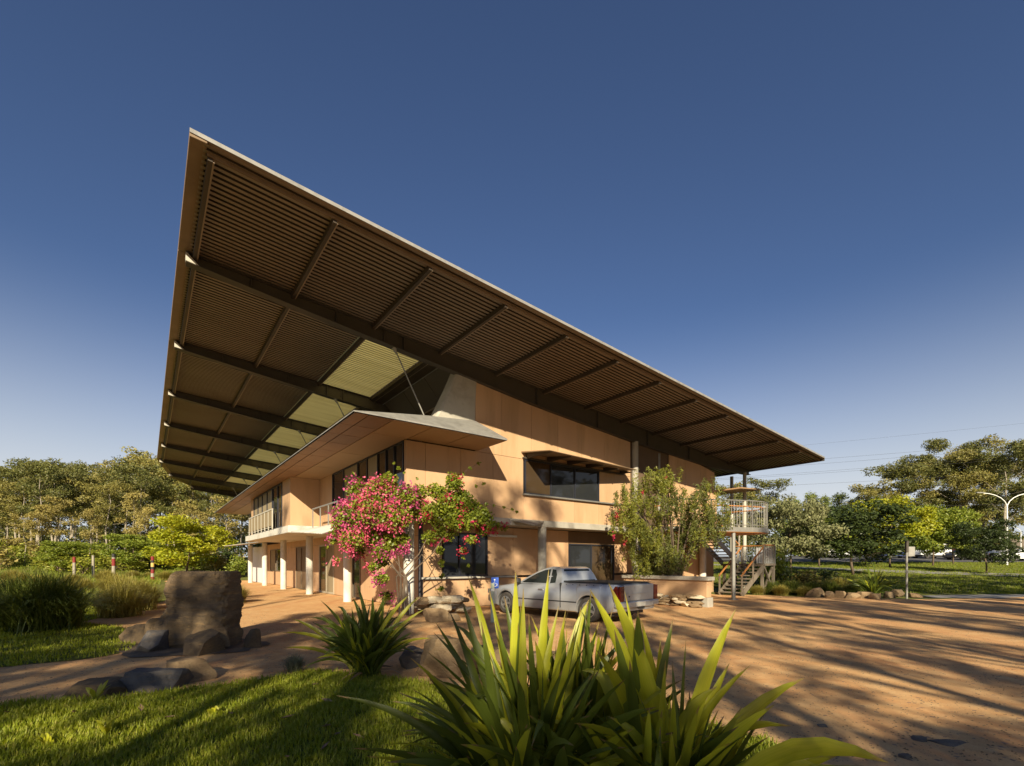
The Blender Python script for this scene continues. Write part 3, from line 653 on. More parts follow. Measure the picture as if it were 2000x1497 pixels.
# ------------------------------------------------------------------ rocks
def rock_mesh(name, seed, dims, cuts=7, rough=0.12, sub=4):
    bm = bmesh.new(); bmesh.ops.create_icosphere(bm, subdivisions=sub, radius=1.0); r = random.Random(seed)
    from mathutils import noise as mn
    planes = []
    for k in range(cuts + 6):
        n = Vector((r.gauss(0, 1), r.gauss(0, 1), r.gauss(0, .6))).normalized(); planes.append((n, r.uniform(.46, .78)))
    planes.append((Vector((0, 0, 1)), r.uniform(.6, .8)))
    off = Vector((seed * 3.1, seed * 1.7, 0))
    for v in bm.verts:
        p = v.co.copy()
        for n, d in planes:
            e = p.dot(n) - d
            if e > 0: p -= n * e
        p *= 1.18 + rough * .5 * mn.noise(p * 1.6 + off) + rough * .45 * mn.noise(p * 5 + off) + rough * .35 * mn.noise(p * 12 + off)
        v.co = Vector((p.x * dims[0], p.y * dims[1], max(-.35, p.z) * dims[2]))
    me = bpy.data.meshes.new(name); bm.to_mesh(me); bm.free()
    me.polygons.foreach_set('use_smooth', [True] * len(me.polygons)); me.set_sharp_from_angle(angle=math.radians(24))
    return me
def rockmat(name, cols):
    m, t, out = nt(name); v = vec(t, 'Object')
    n1 = noise(t, v, 1.6, 6, 0.65, 0.6); n2 = noise(t, v, 16, 7, 0.75); n3 = noise(t, vec(t, 'Object', (1, 1, 5)), 3.5, 5, 0.7, 1.0)
    col = mixc(t, ramp(t, n1, [(0.38, (0, 0, 0)), (0.6, (1, 1, 1))]), cols[0], cols[1])
    col = mixc(t, ramp(t, n3, [(0.52, (0, 0, 0)), (0.66, (.8, .8, .8))]), col, cols[2])
    col = mixc(t, ramp(t, n2, [(0.55, (0, 0, 0)), (0.7, (.7, .7, .7))]), col, cols[3])
    b = N(t, 'ShaderNodeBsdfPrincipled'); t.links.new(col, b.inputs['Base Color']); b.inputs['Roughness'].default_value = .9; b.inputs['Specular IOR Level'].default_value = .2
    bp = N(t, 'ShaderNodeBump'); bp.inputs['Strength'].default_value = .9; bp.inputs['Distance'].default_value = .035
    t.links.new(noise(t, v, 9, 8, .75, .4), bp.inputs['Height']); bp2 = N(t, 'ShaderNodeBump'); bp2.inputs['Strength'].default_value = .9; bp2.inputs['Distance'].default_value = .012; t.links.new(noise(t, v, 38, 6, .75), bp2.inputs['Height']); t.links.new(bp.outputs[0], bp2.inputs['Normal']); t.links.new(bp2.outputs[0], b.inputs['Normal']); t.links.new(b.outputs[0], out.inputs[0])
rockmat('rock_dark', [(0.115, 0.085, 0.055), (0.17, 0.12, 0.07), (0.25, 0.165, 0.08), (0.05, 0.04, 0.034)])
rockmat('rock_grey', [(0.10, 0.095, 0.095), (0.17, 0.15, 0.13), (0.20, 0.145, 0.09), (0.055, 0.053, 0.056)])
rockmat('rock_tan', [(0.26, 0.18, 0.10), (0.21, 0.14, 0.08), (0.31, 0.23, 0.14), (0.12, 0.08, 0.05)])
rockmat('rock_pale', [(0.55, 0.47, 0.34), (0.48, 0.40, 0.28), (0.60, 0.53, 0.40), (0.34, 0.28, 0.20)])
def rock(name, seed, loc, dims, mat, label, rz=0, group=None, cuts=7, sub=4, tilt=(0, 0)):
    o = link(name, rock_mesh(name, seed, dims, cuts, sub=sub), M[mat]); o.location = loc; o.rotation_euler = (tilt[0], tilt[1], rz)
    tag(o, label, 'rock', group); return o
# the standing stone: rings surveyed from its outline
def standing_stone():
    from mathutils import noise as mn
    Y = 9.3; rows = [(1.40, 335, 449, .50), (1.44, 333, 450, .54), (1.36, 332, 450, .60), (1.1, 330, 450, .62), (.85, 327, 450, .66), (.62, 318, 449, .7), (.4, 305, 447, .74), (.2, 300, 452, .78), (-.08, 298, 456, .8)]
    dense = []
    for (za, a0, a1, da), (zb, b0, b1, db) in zip(rows[1:], rows[2:]):
        for k in range(9):
            t = k / 9; dense.append((za + (zb - za) * t, a0 + (b0 - a0) * t, a1 + (b1 - a1) * t, da + (db - da) * t))
    dense.append(rows[-1]); n = 96; vs_ = []; fs = []
    cx = (390 - 1000) / F_PX * Y
    for z, p0, p1, d in dense:
        x0 = (p0 - 1000) / F_PX * Y - cx; x1 = (p1 - 1000) / F_PX * Y - cx
        for k in range(n):
            q = 2 * PI * k / n; e = 0.26
            sx = math.copysign(abs(math.cos(q)) ** e, math.cos(q)); sy = math.copysign(abs(math.sin(q)) ** e, math.sin(q))
            x = (x0 + x1) / 2 + sx * (x1 - x0) / 2; y = sy * d / 2
            pv = Vector((x, y, z)); s = .06 * mn.noise(pv * 2.2) + .045 * mn.noise(pv * 5) + .03 * mn.noise(pv * 17)
            # a recessed flake on the front left
            if y < 0 and x < .05: s -= .05 * max(0, 1 - abs(z - .55) / .45) * (1 if -.28 < x < .06 else 0)
            vs_.append((x + sx * s, y + sy * s, z + .02 * mn.noise(pv * 4)))
    m = len(dense)
    for i in range(m - 1):
        for k in range(n): fs.append((i * n + k, (i + 1) * n + k, (i + 1) * n + (k + 1) % n, i * n + (k + 1) % n))
    # top cap with an inner ring
    base = len(vs_); c0 = dense[0]
    for k in range(n):
        p = vs_[k]; vs_.append((p[0] * .93, p[1] * .85, 1.475 + .015 * mn.noise(Vector(p) * 5)))
    for k in range(n): fs.append((k, (k + 1) % n, base + (k + 1) % n, base + k))
    me = bpy.data.meshes.new('standing_stone'); me.from_pydata(vs_, [], fs + [tuple(range(base, base + n))]); me.update(); me.materials.append(M['rock_dark'])
    me.polygons.foreach_set('use_smooth', [True] * len(me.polygons)); me.set_sharp_from_angle(angle=math.radians(28))
    o = link('standing_stone', me); o.location = (cx - .12, Y + .35, 0); tag(o, 'tall square-topped dark standing stone left of the building', 'standing stone')
standing_stone()
G_ = 'rocks at the foot of the standing stone'
rock('boulder', 3, (-7.45, 10.0, .04), (.52, .4, .36), 'rock_dark', 'low dark rock at the left foot of the standing stone', .3, G_)
rock('boulder', 4, (-6.75, 9.05, .08), (.32, .3, .34), 'rock_grey', 'blocky dark grey rock in front of the standing stone, on the left', 1.2, G_)
rock('boulder', 5, (-5.62, 8.85, .1), (.42, .34, .38), 'rock_dark', 'large wedge rock leaning at the front right of the standing stone', .5, G_)
rock('boulder', 9, (-5.72, 9.15, .2), (.42, .3, .42), 'rock_tan', 'brown rounded rock against the right side of the standing stone', .1, G_)
rock('boulder', 6, (-5.02, 9.35, .1), (.22, .2, .36), 'rock_dark', 'small pointed rock right of the standing stone', .2, G_, cuts=9)
rock('boulder', 8, (-6.95, 9.6, .22), (.4, .35, .42), 'rock_dark', 'mid-sized rock tucked behind the blocky rock by the standing stone', 2, G_)
rock('boulder', 11, (-4.72, 6.35, .0), (.56, .4, .3), 'rock_grey', 'flat grey striped rock at the lawn edge, lower left', .25)
rock('boulder', 12, (-4.5, 6.75, .04), (.4, .3, .3), 'rock_tan', 'tan-sided rock just behind the flat grey rock', .6)
rock('boulder', 13, (-5.25, 6.1, -.02), (.5, .3, .2), 'rock_dark', 'low rock left of the flat grey rock at lawn edge', .1)
rock('boulder', 14, (-.95, 7.05, .18), (.42, .36, .52), 'rock_tan', 'tan upright boulder between the two strap-leaf plants', .4)
rock('boulder', 15, (-.35, 7.3, .12), (.34, .3, .34), 'rock_dark', 'dark rock just right of the tan upright boulder', 1.1)
rock('boulder', 16, (-1.6, 7.7, .08), (.3, .26, .24), 'rock_grey', 'blue-grey rock beside the middle strap-leaf plant', 1.5)
rock('boulder', 17, (.5, 6.9, .1), (.36, .3, .3), 'rock_dark', 'dark rock half hidden behind the foreground leaves', .3)
rock('boulder', 18, (-2.15, 13.4, .12), (.36, .28, .3), 'rock_tan', 'brown block of stone under the pale stone pile by the corner column', .3)
rock('boulder', 19, (-1.65, 13.6, .08), (.22, .2, .18), 'rock_dark', 'small dark stone right of the brown block by the corner column', .9)
# pale dry-stone edging below the corner of the building
def stones(name, label, spots, mats, cat='stone edging', base=0):
    rt = empty(name, (spots[0][0], spots[0][1], 0), 0, label, cat)
    protos = [rock_mesh('stone', 40 + base + k, (.5, .5, .5), 6, .1, 2) for k in range(5)]
    made = {}
    for i, (x, y, z, sx, sy, sz, rz) in enumerate(spots):
        key = (i % 5, mats[i % len(mats)])
        if key not in made: made[key] = protos[i % 5].copy() if key[1] != mats[0] else protos[i % 5]; made[key].materials.clear(); made[key].materials.append(M[key[1]])
        o = link('stone', made[key], None, rt); o.location = (x - spots[0][0], y - spots[0][1], z); o.scale = (sx, sy, sz); o.rotation_euler = (0, 0, rz)
    return rt
r = random.Random(5); sp = []
for k in range(26):
    px = 822 + r.uniform(0, 82); lay = k % 3
    x, y, _ = gpt(px, 1205 - r.uniform(0, 12)); sp.append((x, y, .12 + .12 * lay, r.uniform(.5, .85), r.uniform(.4, .6), r.uniform(.24, .34), r.uniform(-.4, .4)))
for k in range(8):
    px = 832 + k * 8.6; x, y, _ = gpt(px, 1203); sp.append((x, y, .46 + r.uniform(-.04, .05), r.uniform(.5, .75), .5, r.uniform(.25, .36), r.uniform(-.4, .4)))
stones('stone_edging', 'pale stacked stones of the garden bed at the building corner', sp, ['rock_pale', 'rock_pale', 'rock_tan'])
sp = []
for k in range(40):
    v = 9.9 + r.uniform(0, 2.9); lay = k % 4; x, y, _ = W(16.1 - r.uniform(0, .2), v); sp.append((x, y, .06 + .1 * lay, r.uniform(.45, .7), r.uniform(.35, .5), r.uniform(.18, .24), TH + PI / 2 + r.uniform(-.3, .3)))
stones('stone_edging', 'dry-stone edging along the foot of the planter wall behind the ute', sp, ['rock_tan', 'rock_pale', 'rock_tan'], base=7)
# planter wall
pw = empty('planter_wall', W(16.5, 11.6), TH, 'low tan planter wall with concrete cap behind the ute tailgate', 'planter'); PO = (16.5, 11.6, 0)
b = MB(PO); b.box((16.3, 9.75, .36), (16.6, 13.6, .98)); b.build('wall_panel', M['panel'], pw, bevel=.01)
b = MB(PO); b.box((16.22, 9.66, .98), (16.68, 13.65, 1.12)); b.build('coping', M['concrete'], pw, bevel=.012)
b = MB(PO); b.box((16.28, 9.70, 0), (16.64, 13.6, .359)); b.build('footing', M['concrete'], pw, bevel=.01)
b = MB(PO); b.prism([(16.65, 9.8), (17.2, 10.2), (18.6, 11.6), (19.2, 13.6), (16.65, 13.6)], 'z', 0, .5); b.build('soil', M['mulch'], pw)
# rocks along the edge of the right bed
G2 = 'rocks edging the bed by the right lawn'
for k, (px, py, w, h) in enumerate([(1595, 1166, .55, .55), (1618, 1168, .34, .34), (1640, 1168, .6, .4), (1663, 1170, .45, .3), (1686, 1169, .5, .34), (1712, 1171, .4, .28), (1737, 1168, .55, .3), (1752, 1166, .5, .42), (1788, 1168, .4, .22)]):
    x, y, _ = gpt(px, py)
    rock('edging_rock', 60 + k, (x, y, .08), (w * .8, w * .6, h * .75), 'rock_tan' if k not in (6, 7) else 'rock_dark',
         ['leftmost and tallest tan rock edging the right bed', 'second tan rock from the left edging the right bed', 'long low tan rock, third from left edging the right bed', 'fourth rock from the left edging the right bed', 'tan rock left of the small strap plant in the right bed', 'tan rock directly below the small strap plant', 'dark low rock right of the small strap plant', 'dark reddish rock left of the slim sign pole', 'last small rock just right of the slim sign pole'][k], k * .7, G2, sub=3)
# stepping stones and clods on the gravel
for k, (px, py, w) in enumerate([(1850, 1452, .17), (1795, 1446, .1), (1765, 1480, .07), (1608, 1420, .06)]):
    x, y, _ = gpt(px, py)
    rock('flat_stone', 80 + k, (x, y, .0), (w, w * .8, .035), 'rock_grey', ['largest flat grey stone set in the gravel, lower right', 'smaller flat stone left of the largest one in the gravel', 'dark clod lying in the gravel at lower right', 'tiny pale stone in the gravel right of the foreground leaves'][k], k, sub=3)

# ------------------------------------------------------------------ signs, poles, lamps, wires
surf('sign_blue', (0.01, 0.06, 0.36), (0.012, 0.07, 0.40), 3, 0.4); surf('paint_white', (0.75, 0.75, 0.72), (0.68, 0.68, 0.64), 6, 0.5); surf('post_green', (0.52, 0.58, 0.45), (0.44, 0.5, 0.38), 6, 0.6)
x, y, _ = gpt(962, 1216)
sg = empty('parking_sign', (x, y, 0), 0, 'small blue wheelchair parking sign on a pale green post beside the ute', 'sign')
b = MB(); b.box((-.05, -.05, 0), (.05, .05, 1.08)); b.build('post', M['post_green'], sg, bevel=.006)
b = MB(); b.box((-.052, -.052, .86), (.052, .052, .93)); b.build('reflector_band', M['paint_white'], sg)
b = MB(); b.box((-.04, .055, .93), (.165, .07, 1.235)); pl = b.build('sign_plate', M['sign_blue'], sg)
b = MB(); cxs, czs = .065, 1.06
b.tube([(cxs + .055 * math.cos(a), .053, czs - .02 + .055 * math.sin(a)) for a in [math.radians(q) for q in range(120, 400, 20)]], .009, 5)
b.tube([(cxs - .01, .053, czs + .11), (cxs - .01, .05, czs + .111)], .02, 10)
b.bar((cxs - .01, .052, czs + .085), (cxs, .052, czs + .005), .006, .02, (0, 1, 0)); b.bar((cxs, .052, czs + .005), (cxs + .05, .052, czs + .005), .006, .018, (0, 1, 0)); b.bar((cxs + .05, .052, czs + .005), (cxs + .07, .052, czs - .075), .006, .018, (0, 1, 0))
b.build('wheelchair_symbol', M['paint_white'], pl)
x, y, _ = gpt(1771, 1170)
sg = empty('sign_pole', (x, y, 0), 0, 'slim metal pole with a grey box sign at the gravel edge', 'sign')
b = MB(); b.tube([(0, 0, 0), (0, 0, 2.62)], .045, 10); b.build('pole', M['galv'], sg, smooth=True)
b = MB(); b.box((-.05, -.05, 2.1), (.05, .05, 2.63)); b.build('pole_cap', M['steel_dark'], sg)
b = MB(); b.box((.05, -.03, 1.92), (.36, .03, 2.36)); b.build('sign_box', M['zinc'], sg, bevel=.01)
def lamp(px, Y, H, arms, label, r=.085):
    x = (px - 1000) / F_PX * Y; z0 = terrain(x, Y)
    lp = empty('street_lamp', (x, Y, z0), 0, label, 'street lamp')
    b = MB(); b.tube([(0, 0, 0), (0, 0, H * .8)], [r, r * .7], 10); b.build('pole', M['paint_white'], lp, smooth=True)
    for s in arms:
        pts = [(0, 0, H * .78)] + [(s * 2.6 * (1 - math.cos(a)) , 0, H * .8 + (H * .2) * math.sin(a)) for a in [math.radians(q) for q in range(10, 91, 16)]]
        b = MB(); b.tube(pts, r * .5, 8); b.build('arm', M['paint_white'], lp, smooth=True)
        b = MB(); b.box((s * 2.45, -.12, H - .02), (s * 3.2, .12, H + .1)); b.build('lamp_head', M['zinc'], lp, bevel=.03)
lamp(1967, 50, 7.45, (-1, 1), 'tall white street lamp with two curved arms at right')
lamp(1994, 72, 4.6, (-1,), 'smaller single-arm lamp pole at the far right edge', .06)
surf('cable_black', (0.02, 0.02, 0.02), (0.03, 0.03, 0.03), 2, .6)
wires = [((1560, 869), (2000, 825)), ((1612, 894), (2000, 863)), ((1640, 901), (2000, 872)), ((1500, 927), (2000, 888)), ((1500, 930), (2000, 893)), ((1490, 949), (2000, 921)), ((1720, 987), (2000, 982))]
wl = ['topmost overhead power cable right of the roof', 'second overhead power cable from the top', 'third overhead power cable from the top', 'fourth overhead power cable from the top', 'fifth overhead power cable from the top', 'lowest of the long overhead power cables in the sky', 'low overhead cable crossing in front of the right trees']
for k, ((x0, y0), (x1, y1)) in enumerate(wires):
    pts = []; yy = 76 - k * .5 if k < 6 else 62
    for i in range(15):
        px = 1180 + (2420 - 1180) * i / 14; py = y0 + (y1 - y0) * (px - x0) / (x1 - x0); s = ((i - 7) / 7) ** 2 - .6
        p = apt(px, py, yy); pts.append((p[0], p[1], p[2] + s * .35))
    b = MB(); b.tube(pts, .013 if k else .009, 5); o = b.build('power_cable', M['cable_black']); tag(o, wl[k], 'cable', 'overhead power cables')
# painted poles on the left
surf('totem_white', (0.32, 0.285, 0.23), (0.22, 0.195, 0.15), 4, .8); surf('totem_red', (0.2, 0.02, 0.02), (0.16, 0.015, 0.015), 4, .7); surf('totem_black', (0.03, 0.03, 0.03), (0.02, 0.02, 0.02), 4, .7); surf('totem_green', (0.04, 0.28, 0.14), (0.03, 0.22, 0.1), 4, .7); surf('totem_yellow', (0.55, 0.38, 0.12), (0.48, 0.32, 0.1), 4, .7)
def totem(px, top, Y, bands, label, r=.15):
    x = (px - 1000) / F_PX * Y; z0 = terrain(x, Y); zt = H_EYE + (HOR - top) / F_PX * Y; h = zt - z0
    rt = empty('painted_pole', (x, Y, z0), 0, label, 'pole', 'painted poles beyond the lawn'); t0 = 0.0
    for f, c in bands:
        b = MB(); b.tube([(0, 0, h * t0), (0, 0, h * (t0 + f) - .002)], r, 14); b.build('painted_band', M['totem_' + c], rt, smooth=True); t0 += f
    b = MB(); b.tube([(0, 0, -.1), (0, 0, .06)], r * 1.15, 12); b.build('base', M['concrete'], rt)
totem(145, 1088, 44, [(.55, 'white'), (.2, 'white'), (.25, 'red')], 'leftmost white painted pole with red top', .12)
totem(182, 1085, 46, [(.6, 'white'), (.4, 'white')], 'plain white painted pole, second from left', .11)
totem(222, 1082, 46, [(.5, 'white'), (.3, 'red'), (.05, 'white'), (.15, 'black')], 'painted pole with black top and red band', .15)
totem(298, 1087, 42, [(.18, 'red'), (.14, 'white'), (.16, 'red'), (.1, 'black'), (.16, 'yellow'), (.1, 'black'), (.16, 'red')], 'pole banded in red, black and yellow behind the grass tussock', .13)
totem(365, 1088, 48, [(.5, 'white'), (.5, 'white')], 'plain white pole left of the green topped pole', .12)
totem(421, 1085, 50, [(.4, 'white'), (.15, 'yellow'), (.12, 'black'), (.33, 'green')], 'painted pole with green top nearest the building', .12)
# ------------------------------------------------------------------ vehicles
def paint(name, c, metal=0.0, rough=0.35, dirt=(0.30, 0.24, 0.17), damt=0.35, coat=0.5):
    m, t, out = nt(name); v = vec(t, 'Object')
    sep = N(t, 'ShaderNodeSeparateXYZ'); t.links.new(v, sep.inputs[0])
    mr = N(t, 'ShaderNodeMapRange'); mr.inputs[1].default_value = 0.85; mr.inputs[2].default_value = 0.25; t.links.new(sep.outputs[2], mr.inputs[0])
    n1 = noise(t, v, 5, 6, .7); mu = N(t, 'ShaderNodeMath', operation='MULTIPLY'); t.links.new(mr.outputs[0], mu.inputs[0]); t.links.new(n1, mu.inputs[1])
    mu2 = N(t, 'ShaderNodeMath', operation='MULTIPLY'); t.links.new(mu.outputs[0], mu2.inputs[0]); mu2.inputs[1].default_value = damt * 2
    ad = N(t, 'ShaderNodeMath', operation='ADD'); t.links.new(mu2.outputs[0], ad.inputs[0]); ad.inputs[1].default_value = damt * .15; ad.use_clamp = True
    col = mixc(t, ad.outputs[0], c, dirt)
    b = N(t, 'ShaderNodeBsdfPrincipled'); t.links.new(col, b.inputs['Base Color']); b.inputs['Metallic'].default_value = metal; b.inputs['Roughness'].default_value = rough
    b.inputs['Coat Weight'].default_value = coat; b.inputs['Coat Roughness'].default_value = .12
    t.links.new(b.outputs[0], out.inputs[0]); return m
paint('ute_silver', (0.42, 0.45, 0.49), .5, .34); paint('car_white', (0.75, 0.76, 0.76), 0, .3, damt=.1); paint('car_dark', (0.018, 0.02, 0.026), .2, .25, damt=.1); paint('car_red', (0.16, 0.012, 0.012), .1, .3, damt=.1); paint('car_silver', (0.5, 0.51, 0.52), .5, .35, damt=.1); paint('car_blue', (0.02, 0.045, 0.16), .2, .3, damt=.1)
surf('tyre', (0.022, 0.021, 0.02), (0.06, 0.05, 0.042), 6, .9, .3, 40); surf('rim', (0.42, 0.42, 0.41), (0.32, 0.31, 0.3), 8, .35, metal=.8); surf('plastic_black', (0.02, 0.02, 0.021), (0.03, 0.03, 0.03), 8, .6)
surf('tonneau', (0.03, 0.03, 0.033), (0.045, 0.044, 0.045), 3, .7, .2, 8); surf('red_lens', (0.13, 0.006, 0.006), (0.09, 0.004, 0.005), 8, .15, coat=1.0); surf('plate_white', (0.6, 0.58, 0.52), (0.5, 0.48, 0.42), 12, .5)
glassmat('car_glass', (0.018, 0.022, 0.022), .03); M['car_glass'].node_tree.nodes['Principled BSDF'].inputs['IOR'].default_value = 1.35; M['car_glass'].node_tree.nodes['Principled BSDF'].inputs['Specular IOR Level'].default_value = .5
def interp(pts, x):
    if x <= pts[0][0]: return pts[0][1]
    for (a, b), (c, d) in zip(pts, pts[1:]):
        if x <= c: return b + (d - b) * (x - a) / (c - a)
    return pts[-1][1]
def wheel_meshes(r, w):
    tm = MB(); prof = [(r * .64, -w / 2), (r * .9, -w / 2), (r * .985, -w * .36), (r, -w * .15), (r, w * .15), (r * .985, w * .36), (r * .9, w / 2), (r * .64, w / 2)]
    n = 32; vs_ = [(p * math.cos(2 * PI * k / n), y, p * math.sin(2 * PI * k / n)) for k in range(n) for p, y in prof]; m = len(prof)
    fs = [(k * m + j, k * m + j + 1, ((k + 1) % n) * m + j + 1, ((k + 1) % n) * m + j) for k in range(n) for j in range(m - 1)]
    tm.add(vs_, fs); rm = MB()
    for s in (-1,):
        prof = [(r * .65, -w * .48), (r * .58, -w * .5), (r * .55, -w * .36), (r * .55, -w * .3)]
        vs_ = [(p * math.cos(2 * PI * k / n), y, p * math.sin(2 * PI * k / n)) for k in range(n) for p, y in prof]; m = 4
        rm.add(vs_, [(k * m + j, ((k + 1) % n) * m + j, ((k + 1) % n) * m + j + 1, k * m + j + 1) for k in range(n) for j in range(3)])
        for k in range(5):
            a = 2 * PI * k / 5 + .3; rm.bar((.02 * math.cos(a), -w * .40, .02 * math.sin(a)), (r * .57 * math.cos(a), -w * .42, r * .57 * math.sin(a)), r * .2, w * .12, (0, 1, 0))
        rm.tube([(0, -w * .46, 0), (0, -w * .3, 0)], r * .15, 12)
    bk = MB(); bk.tube([(0, -w * .24, 0), (0, w * .3, 0)], r * .6, 20)
    return tm, rm, bk
def car(name, label, cat, loc, rz, sp, mat, group=None, detail=False):
    L, Wd, sill, wr = sp['L'], sp['W'], sp['sill'], sp['wr']; xw = sp['axles']; tops = sp['top']
    rt = empty(name, loc, rz, label, cat, group)
    R = wr + .055; xs_ = set(np.linspace(-L / 2, L / 2, 41))
    for a in xw:
        for q in np.linspace(0, PI, 15): xs_.add(a + R * math.cos(q))
        xs_.add(a - R - .002); xs_.add(a + R + .002)
    xs_ = sorted(x for x in xs_ if -L / 2 <= x <= L / 2)
    rings = []
    for x in xs_:
        t = abs(x) / (L / 2); w = Wd / 2 * (1 - .03 * t ** 4 - .10 * max(0, (t - .86) / .14) ** 2)
        zt = interp(tops, x); zb = sill + .10 * max(0, (t - .8) / .2)
        for a in xw:
            if abs(x - a) < R: zb = max(zb, wr + math.sqrt(max(0, R * R - (x - a) ** 2)))
        h = zt - zb; arch = zb > sill + .13
        prof = [(0, zb), (w * .55, zb), (w * (.985 if arch else .93), zb), (w * (1.0 if arch else .985), zb + .03), (w * 1.0, zb + .35 * h), (w * .995, zb + .62 * h), (w * .97, zb + .86 * h), (w * .925, zb + .975 * h), (w * .85, zt), (0, zt + .012)]
        rings.append([(x, y, z) for y, z in prof] + [(x, -y, z) for y, z in prof[-2:0:-1]])
    n = len(rings[0]); vs_ = [p for r_ in rings for p in r_]
    fs = [(i * n + j, i * n + (j + 1) % n, (i + 1) * n + (j + 1) % n, (i + 1) * n + j) for i in range(len(rings) - 1) for j in range(n)]
    fs += [tuple(range(n - 1, -1, -1)), tuple(range((len(rings) - 1) * n, len(rings) * n))]
    b = MB(); b.add(vs_, fs); body = b.build('body', mat, rt, smooth=True, sharp=32)
    # greenhouse: side outline lofted inwards
    gh = sp['cab']; zlo = gh[0][1]; zhi = max(z for _, z in gh); wb, wt = Wd / 2 * .93, Wd / 2 * sp.get('wt', .70)
    def hw(z): return wb + (wt - wb) * ((z - zlo) / (zhi - zlo)) ** 1.15
    m = len(gh); vs_ = [(x, hw(z), z) for x, z in gh] + [(x, -hw(z), z) for x, z in gh]
    fs = [tuple(range(m)), tuple(range(2 * m - 1, m - 1, -1))] + [(i, m + i, m + i + 1, i + 1) for i in range(m - 1)]
    b = MB(); b.add(vs_, fs); b.build('cab', mat, rt, smooth=True, sharp=28)
    gcx = sum(x for x, _ in gh) / m; gcz = (zlo + zhi) / 2
    for wn_ in sp['side_windows']:
        for s in (1, -1):
            b = MB(); pts = [(x, s * (hw(z) + .006), z) for x, z in wn_]
            if s < 0: pts = pts[::-1]
            b.quad(*pts); b.build('side_window', M['car_glass'], rt)
    for nm, (i, j) in (('windscreen', sp['ws']), ('rear_window', sp['rw'])):
        (xa, za), (xb, zb2) = gh[i], gh[j]; off = .006
        P = lambda t, s, f: (xa + (xb - xa) * t + off * (1 if nm == 'windscreen' else -1), s * (hw(za + (zb2 - za) * t) - f), za + (zb2 - za) * t + off)
        b = MB(); b.quad(P(.06, 1, .09), P(.06, -1, .09), P(.94, -1, .09), P(.94, 1, .09)); b.build(nm, M['car_glass'], rt)
    tm, rm, bk = wheel_meshes(wr, .2)
    first = None
    for a in xw:
        for s in (1, -1):
            if first is None:
                first = tm.build('wheel', M['tyre'], rt, smooth=True); rmo = rm.build('rim', M['rim'], first, smooth=True); bko = bk.build('brake', M['plastic_black'], first); wo = first
            else: wo = copy_tree(first, rt)
            wo.location = (a, s * (Wd / 2 - .115), wr); wo.rotation_euler = (0, random.uniform(0, 1), 0) if s < 0 else (0, random.uniform(0, 1), PI)
    b = MB(); b.box((-L / 2 + .3, -Wd / 2 + .2, .2), (L / 2 - .3, Wd / 2 - .2, .42)); b.build('underbody', M['plastic_black'], rt)
    for s in (1, -1):
        zt = interp(tops, -L / 2 + .02)
        b = MB(); b.box((-L / 2 - .012, s * (Wd / 2 - .28), zt - .30), (-L / 2 + .05, s * (Wd / 2 - .10), zt - .08)); b.build('tail_light', M['red_lens'], rt) if not detail else None
        b = MB(); b.box((L / 2 - .06, s * (Wd / 2 - .40), .60), (L / 2 + .01, s * (Wd / 2 - .12), .74)); b.build('headlight', M['plate_white'], rt)
        mx = gh[0][0] - .12
        b = MB(); b.box((mx - .1, s * (wb + .02), zlo + .02), (mx + .06, s * (wb + .2), zlo + .17)); b.build('mirror', M['plastic_black'], rt, bevel=.03)
    return rt
# the ute
UTE = dict(L=5.05, W=1.87, sill=.24, wr=.335, axles=(1.58, -1.58), wt=.66,
           top=[(-2.53, 1.00), (-2.50, 1.04), (-.62, 1.035), (-.42, 1.0), (.9, .96), (1.25, .955), (2.0, .86), (2.35, .76), (2.53, .58)],
           cab=[(1.12, .955), (.78, 1.14), (.42, 1.32), (.12, 1.425), (-.10, 1.475), (-.34, 1.465), (-.46, 1.42), (-.56, 1.22), (-.63, .99)],
           side_windows=[[(.92, 1.0), (.70, 1.125), (.40, 1.28), (.13, 1.375), (-.08, 1.40), (-.15, 1.0)], [(-.20, 1.0), (-.14, 1.40), (-.28, 1.385), (-.37, 1.25), (-.40, 1.02)]], ws=(0, 3), rw=(8, 6))
ute = car('pickup_truck', 'dusty silver utility truck parked nose-in behind the foreground leaves', 'pickup truck', (1.62, 15.05, 0.004), math.radians(134.0), UTE, M['ute_silver'], detail=True)
ute.scale = (1.04, 1.04, 1.03)
b = MB(); b.box((-2.44, -.80, 1.046), (-.68, .80, 1.066)); b.build('tonneau_cover', M['tonneau'], ute, bevel=.008)
b = MB(); b.box((-2.565, -.70, .60), (-2.522, .70, 1.02)); tg = b.build('tailgate', M['ute_silver'], ute, bevel=.012)
b = MB(); b.box((-2.578, -.63, .78), (-2.566, .63, .80)); b.build('tailgate_crease', M['ute_silver'], tg)
b = MB(); b.box((-2.58, .48, .70), (-2.566, .52, .73)); b.build('badge', M['plastic_black'], tg)
